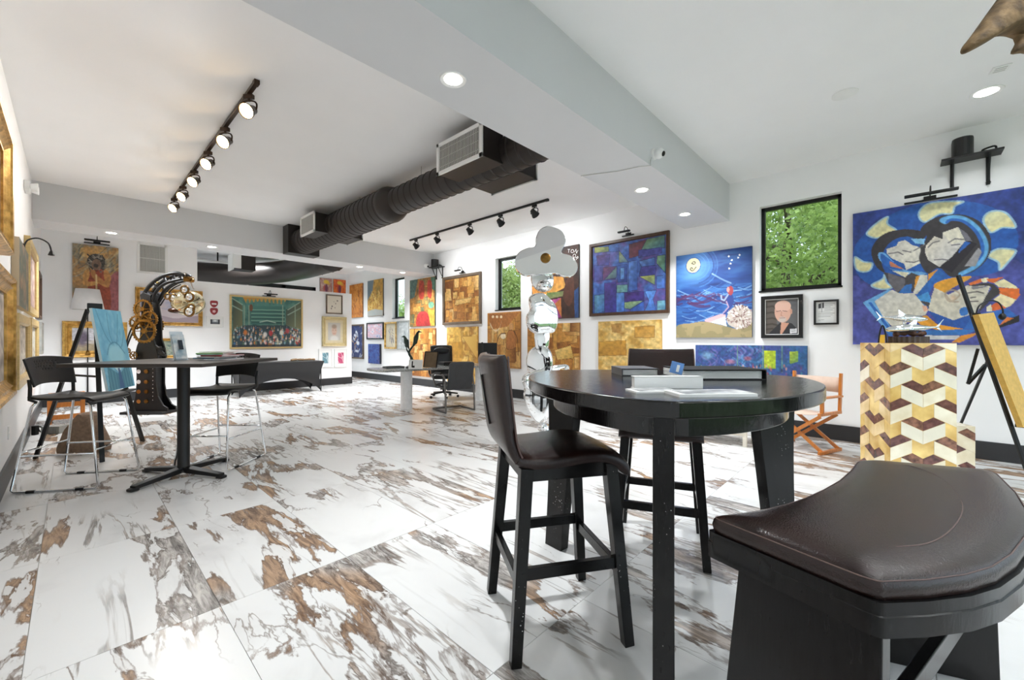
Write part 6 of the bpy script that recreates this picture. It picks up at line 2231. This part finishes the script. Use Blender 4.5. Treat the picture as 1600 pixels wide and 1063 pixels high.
a.mottle(.15, 20, 20)
hang(p, a, 'landscape with a dark tree in a wide gilded frame behind the easel', frame='ornate', fm=M_GOLD, fw=.13)
p = PB(211, 447, 510, 316, 457, 508.5)
a = p.art((150, 156, 190), 100, 27, None, fw=.07)
a.palette([(126, 136, 178), (176, 180, 204), (206, 196, 206), (150, 154, 190)], 4, 4, 3)
a.blob([(0, .75), (.25, .55), (.5, .60), (.75, .5), (1, .66), (1, 1.05), (0, 1.05)], (214, 202, 208))
a.blob([(0, .9), (.3, .78), (.6, .86), (1, .76), (1, 1.05), (0, 1.05)], (176, 160, 172))
a.ell(.3, .48, .16, .12, (236, 216, 206), .8, .8)
hang(p, a, 'mauve seascape in a gilded frame behind the clockwork sculpture', frame='ornate', fm=M_GOLD, fw=.075)
p = PB(238, 528, 561, 286.5, 529.5, 559)
a = p.art((92, 112, 104), 70, 28, None, fw=.06)
a.palette([(72, 96, 100), (120, 138, 120), (150, 156, 140), (84, 110, 116)], 5, 5, 4).strokes(50, [(210, 206, 190), (70, 84, 80), (150, 120, 100)], .03, .014, None, .7, (0, .4, 1, 1))
hang(p, a, 'small green garden scene in an antique gold frame low behind the clockwork sculpture', frame='ornate', fm=M_GOLD, fw=.06)
# round emblems and small framed photo
for k, (u, v, lb) in enumerate(((334.3, 475, 'small red and white shield emblem upper of two on the partition wall'), (334.3, 486.5, 'small red shield emblem with pale star lower of two on the partition wall'))):
    x, z = onY(u, v)
    o = thing('wall_emblem', lb, 'emblem', (x, YP, z))
    q = catmull([(-.07, .06), (0, .075), (.07, .06), (.065, -.03), (0, -.085), (-.065, -.03)], 4, True)
    MB().prism(q, 0, .012, Rx).build('shield', mat('emblem_red', (150, 44, 48), .45, var=.1), o)
    if k == 0:
        MB().b2((-.045, -.02, -.02), (.045, -.012, .015)).build('pale_band', M_PAPER, o)
    else:
        MB().lathe([(.001, 0), (.035, 0), (.035, .008), (.001, .008)], 5, (0, -.012, -.005), Rx).build('star', mat('emblem_pink', (226, 180, 184), .5), o)
p = PB(322.5, 494, 511.5, 349, 495, 511.5)
a = p.art((150, 160, 168), 50, 29, None, fw=.06)
a.put(a.Y > .6, (84, 90, 96)).put(a.X < .2, (60, 64, 70)).put(a.X > .8, (60, 64, 70)).ell(.5, .3, .25, .25, (226, 230, 234), .9, .6)
hang(p, a, 'small white framed photograph beneath the two shield emblems', 'photograph', frame='thin', fm=M_WHITE, fw=.012, mat_board=(.06, M_MATW), name='framed_photograph')
# crowd painting
p = PB(358.5, 460.5, 546.5, 472.5, 468.5, 543)
a = p.art((50, 92, 86), 170, 30, (300, 380, 6.146), fw=.035)
a.palette([(34, 70, 68), (60, 112, 104), (88, 140, 126), (40, 82, 80)], 8, 6, 4)
a.poly([(480, 510), (910, 530), (880, 590), (760, 575), (640, 560), (520, 580)], (204, 148, 56), grad=(190, 150, 70))
for x in range(520, 900, 38):
    a.poly([(x, 560), (x + 14, 530), (x + 28, 565), (x + 28, 640), (x, 640)], (70, 128, 118), .85)
a.poly([(590, 600), (900, 610), (880, 780), (560, 780)], (66, 126, 116), grad=(44, 92, 88))
for y in (640, 675, 710, 745):
    a.stroke([(570, y), (885, y + 6)], .012, (128, 176, 150), .8)
    a.stroke([(570, y + 14), (885, y + 20)], .008, (30, 62, 62), .8)
a.poly([(390, 520), (480, 600), (480, 790), (390, 840)], (52, 70, 62), grad=(120, 118, 80))
a.poly([(1050, 560), (900, 640), (900, 790), (1050, 830)], (48, 70, 68), grad=(130, 130, 90))
for x0, y0, x1, y1 in ((385, 530, 480, 590), (385, 600, 480, 650), (1050, 560, 920, 640), (1050, 620, 920, 690)):
    a.stroke([(x0, y0), (x1, y1)], .014, (150, 178, 160), .8)
for x in (500, 545, 870, 990):
    a.stroke([(x, 600), (x, 800)], .014, (140, 164, 140), .8)
a.stroke([(650, 760), (720, 745), (800, 765)], .012, (206, 222, 206), .7)
a.pell(565, 620, 18, 34, (120, 66, 40), .9)
a.poly([(385, 860), (500, 790), (900, 790), (1055, 850), (1055, 1010), (385, 1010)], (44, 62, 72), .85)
cc = [(226, 226, 222), (190, 62, 52), (60, 110, 160), (226, 130, 50), (206, 170, 140), (40, 52, 66), (120, 160, 170), (214, 206, 170), (90, 120, 90), (230, 190, 170)]
for k in range(170):
    y = a.rg.uniform(.60, .97)
    s_ = .5 + 1.4 * (y - .6)
    x = a.rg.uniform(.02, .98)
    a.ell(x, y, .017 * s_ + .003, .050 * s_, cc[a.rg.integers(0, len(cc))], .85, .5)
    a.ell(x, y - .06 * s_, .009 * s_, .018 * s_, (222, 180, 150), .85, .5)
for x, y, c_ in ((510, 860, (226, 120, 44)), (755, 865, (190, 40, 50)), (700, 880, (232, 228, 224)), (860, 860, (226, 224, 206)), (915, 845, (196, 70, 70))):
    a.pell(x, y, 26, 34, c_, .9, .5)
a.put(a.Y > .95, (30, 40, 50), .7)
hang(p, a, 'large painting of a market hall crowd in a thin gold frame', frame='thin', fm=M_PGOLD, fw=.04)
p = PB(509, 460, 490, 534.5, 462, 491.5)
a = p.art((220, 212, 196), 70, 31, None, fw=.035)
for q in ((.35, .62, .06, .06), (.6, .45, .04, .05), (.72, .28, .07, .05), (.3, .75, .05, .06), (.55, .7, .04, .04), (.48, .35, .03, .03)):
    a.ell(*q, (100, 92, 88), .9, .5)
hang(p, a, 'cream sheet with small ink marks in a thin wooden frame on the partition', frame='thin', fm=M_DRFT, fw=.03)
p = PB(502.5, 494.5, 541, 540.5, 496, 541.5)
a = p.art((190, 186, 178), 80, 32, None, fw=.14)
a.ell(.5, .45, .24, .34, (206, 170, 150), .95, .3).ell(.5, .22, .26, .16, (150, 130, 112), .8, .5).ell(.5, .92, .4, .24, (214, 212, 206), .9, .4)
a.stroke([(.4, .62), (.6, .62)], .012, (176, 100, 90), raw=True)
for x in (.4, .6):
    a.ell(x, .42, .04, .02, (90, 76, 70), .9, .4)
hang(p, a, 'pastel portrait in a wide cream double frame on the partition', frame='ornate', fm=M_CREAM, fw=.10, mat_board=(.07, M_LINEN))
for (u0, u1, c1, c2, lb) in ((497.5, 518.5, (112, 160, 176), (206, 220, 224), 'aqua abstract print in a white frame low on the partition'), (522, 542, (222, 82, 128), (240, 196, 206), 'pink abstract print in a white frame low on the partition')):
    p = PB(u0, 545.5, 574.5, u1, 545.5, 573)
    a = p.art(c1, 60, 33, None, fw=.1)
    a.palette([c1, tuple(x * .85 for x in c1), c1, c2], 3, 3, 3).strokes(5, [(240, 240, 240)], .3, .02, .9, .8)
    hang(p, a, lb, 'print', frame='thin', fm=M_WHITE, fw=.018, mat_board=(.085, M_MATW), name='framed_print')

# ---------------------------------------------------------------- back room wall
for (u0, u1, v0, v1, cols, lb) in ((499.5, 518.5, 435, 458, [(196, 170, 160), (160, 110, 100), (206, 180, 170)], 'grey and yellow figure painting seen over the partition'), (520.5, 539.5, 437, 459, [(214, 80, 30), (230, 120, 40), (190, 50, 30)], 'orange-red figure painting seen over the partition')):
    p = Pic('B', ((u0, v0, v1 + 3), (u1, v0 + .5, v1 + 3)))
    a = p.art(cols[0], 70, 34)
    a.palette(cols, 4, 4, 3).ell(.5, .22, .26, .14, (226, 190, 50), .95, .3).ell(.5, .6, .16, .3, (96, 40, 70), .9, .4).ell(.34, .6, .08, .25, (190, 60, 50), .8, .5).ell(.7, .3, .16, .12, (220, 176, 50), .7, .5)
    hang(p, a, lb, side=(90, 60, 50))
x0_, z0_ = onY(352, 447, Y1)
x1_, z1_ = onY(384, 437, Y1)
p = Pic('B', world=(x0_, x1_, 2.2, z1_))
a = p.art((30, 62, 128), 60, 35)
a.palette([(24, 50, 110), (44, 84, 160), (30, 60, 130)], 5, 4, 3)
hang(p, a, 'blue painting on the back room wall seen over the partition under the duct', side=(20, 40, 80))
p = Pic('B', world=(onY(312, 440, Y1)[0], onY(345, 440, Y1)[0], 2.0, onY(330, 434, Y1)[1]))
a = p.art((36, 44, 74), 60, 36)
a.palette([(26, 32, 60), (60, 80, 130), (150, 150, 160), (30, 40, 70)], 6, 5, 3)
hang(p, a, 'dark indigo painting on the back room wall at the end of the partition opening', side=(20, 24, 40))

# ---------------------------------------------------------------- left wall, seen at a grazing angle
LW = [(3.75, 5.25, 1.94, 2.87, 'ornate', M_GOLD, .13, [(150, 100, 56), (190, 140, 90), (110, 80, 60)], 'large brown painting in a deep gold frame highest on the side wall'),
      (3.7, 5.50, .79, 1.78, 'ornate', M_GOLD, .14, [(150, 140, 130), (190, 180, 170), (120, 110, 104)], 'large grey painting in a deep gold frame low on the side wall'),
      (6.15, 7.35, 1.59, 2.25, None, None, 0, [(120, 110, 80), (80, 90, 80), (150, 120, 90), (90, 70, 60)], 'unframed mottled green painting beside the gooseneck lamp on the side wall'),
      (7.65, 9.5, 1.60, 2.52, 'box', M_PGOLD, .10, [(190, 160, 140), (150, 120, 110), (210, 190, 170)], 'rose brown painting in a pale wood frame under the gooseneck lamp on the side wall'),
      (9.75, 10.5, 1.60, 2.34, 'box', M_WALNUT, .06, [(150, 110, 70), (110, 80, 60), (180, 150, 110)], 'small brown painting in a walnut frame nearest the partition on the side wall'),
      (6.15, 7.75, .78, 1.52, 'box', M_PGOLD, .10, [(170, 160, 140), (206, 196, 180), (150, 136, 120)], 'cream painting in a pale wood frame behind the bar chair on the side wall'),
      (7.95, 9.6, .80, 1.54, 'box', M_PGOLD, .10, [(150, 150, 140), (190, 186, 170), (130, 120, 110)], 'grey landscape in a pale wood frame low on the side wall past the easel'),
      (10.4, 11.1, 1.02, 1.56, 'box', M_SILV, .06, [(150, 156, 156), (196, 200, 200), (120, 126, 130)], 'small grey picture in a silver frame nearest the partition on the side wall')]
for k, (y0, y1, z0, z1, fr, fm_, fw_, cols, lb) in enumerate(LW):
    p = Pic('L', world=(y0, y1, z0, z1))
    a = p.art(cols[0], 60, 40 + k)
    a.palette(cols, 4, 4, 4).mottle(.2, 14, 14)
    hang(p, a, lb, frame=fr, fm=fm_, fw=fw_, t=.05, side=(190, 170, 140))


# ---------------------------------------------------------------- picture lights
def picture_light(label, loc, rz, w=.22, hgt=.10):
    t = thing('picture_light', label, 'lamp', loc, rz)
    MB().b2((-.05, -.012, -.02), (.05, 0, .03)).build('wall_mount', M_BLACK, t)
    MB().tube(catmull([(0, -.008, .01), (0, -.04, hgt), (0, -.12, hgt + .01), (0, -.16, .03)], 5), .006, 7).build('arm', M_BLACK, t, smooth=True)
    MB().b2((-w / 2, -.19, .008), (w / 2, -.14, .036)).build('lamp_shade', M_BLACK, t, bevel=.006)
    MB().b2((-w / 2, -.03, -.025), (w / 2, -.008, -.008)).build('mount_bar', M_BLACK, t)


for (u, v, lb, w_) in ((1453, 314, 'black picture light over the big blue painting', .42), (982, 369, 'black picture light over the walnut framed blue painting', .22), (723, 427, 'black picture light over the building-block painting', .2)):
    y, z = onX(u, v)
    picture_light(lb, (X1, y, z + .025), -PI / 2, w_)
for (u, v, lb, w_) in ((151.5, 380, 'black picture light over the crossed-arms painting', .36), (420, 462, 'black picture light over the market hall painting', .30)):
    x, z = onY(u, v)
    picture_light(lb, (x, YP, z), 0, w_)
t = thing('picture_light', 'black gooseneck lamp arching from the side wall', 'lamp', (X0, 7.5, 2.36))
MB().b2((0, -.03, -.03), (.02, .03, .03)).build('wall_mount', M_BLACK, t)
MB().tube(catmull([(.01, 0, 0), (.04, 0, .08), (.12, 0, .115), (.20, 0, .07), (.225, 0, -.02)], 6), .008, 8).build('gooseneck', M_BLACK, t, smooth=True)
MB().lathe([(.012, 0), (.03, -.05), (.026, -.055), (.001, -.05)], 12, (.225, 0, -.02)).build('lamp_head', M_BLACK, t, smooth=True, auto=40)

# ---------------------------------------------------------------- turquoise painting on the tripod easel
l1, l2, tp = EASEL
ax_ = (l2 - l1).normalized()
mid = (l1 + l2) / 2
up = (tp - mid).normalized()
nrm = ax_.cross(up).normalized()
w_, h_ = .62, .90
t = thing('painting', 'turquoise painting of pale ribbed shapes standing on the tripod easel', 'painting', (0, 0, 0))
a = Art(76, 110, (96, 176, 208), w_ / h_, 50)
a.palette([(84, 164, 204), (120, 196, 222), (96, 174, 210), (140, 206, 226)], 4, 5, 3)
for q in ([(.1, .0), (.25, .3), (.45, .45)], [(.45, .05), (.42, .3), (.5, .46)], [(.85, .05), (.7, .3), (.6, .45)], [(.98, .25), (.8, .45), (.65, .5)]):
    a.stroke(q, .010, (56, 130, 170), .7, raw=True, smooth=True)
a.ell(.52, .58, .34, .16, (150, 212, 228), .9, .3)
a.stroke([(.2, .56), (.35, .44), (.6, .42), (.85, .56)], .010, (50, 124, 166), .8, raw=True, smooth=True)
a.poly([(.12, .70), (.5, .82), (.88, .68), (.95, 1), (.05, 1)], (50, 130, 160))
a.poly([(.2, .64), (.5, .80), (.85, .62), (.6, .74), (.5, .72)], (190, 226, 232))
a.poly([(.48, .74), (.54, .74), (.6, 1), (.42, 1)], (34, 96, 150))
for x in (.15, .25, .35, .65, .75, .85):
    a.stroke([(x, .76), (x + .04 * (x - .5), 1)], .010, (96, 180, 196), .7, raw=True)
o = canvas_mesh('canvas', a, w_, h_, -.012, .024, (206, 226, 232), t)
M = Matrix((ax_, -nrm, up)).transposed().to_4x4()
base = mid + nrm * .085 + up * .035
M.translation = base
o.matrix_local = M
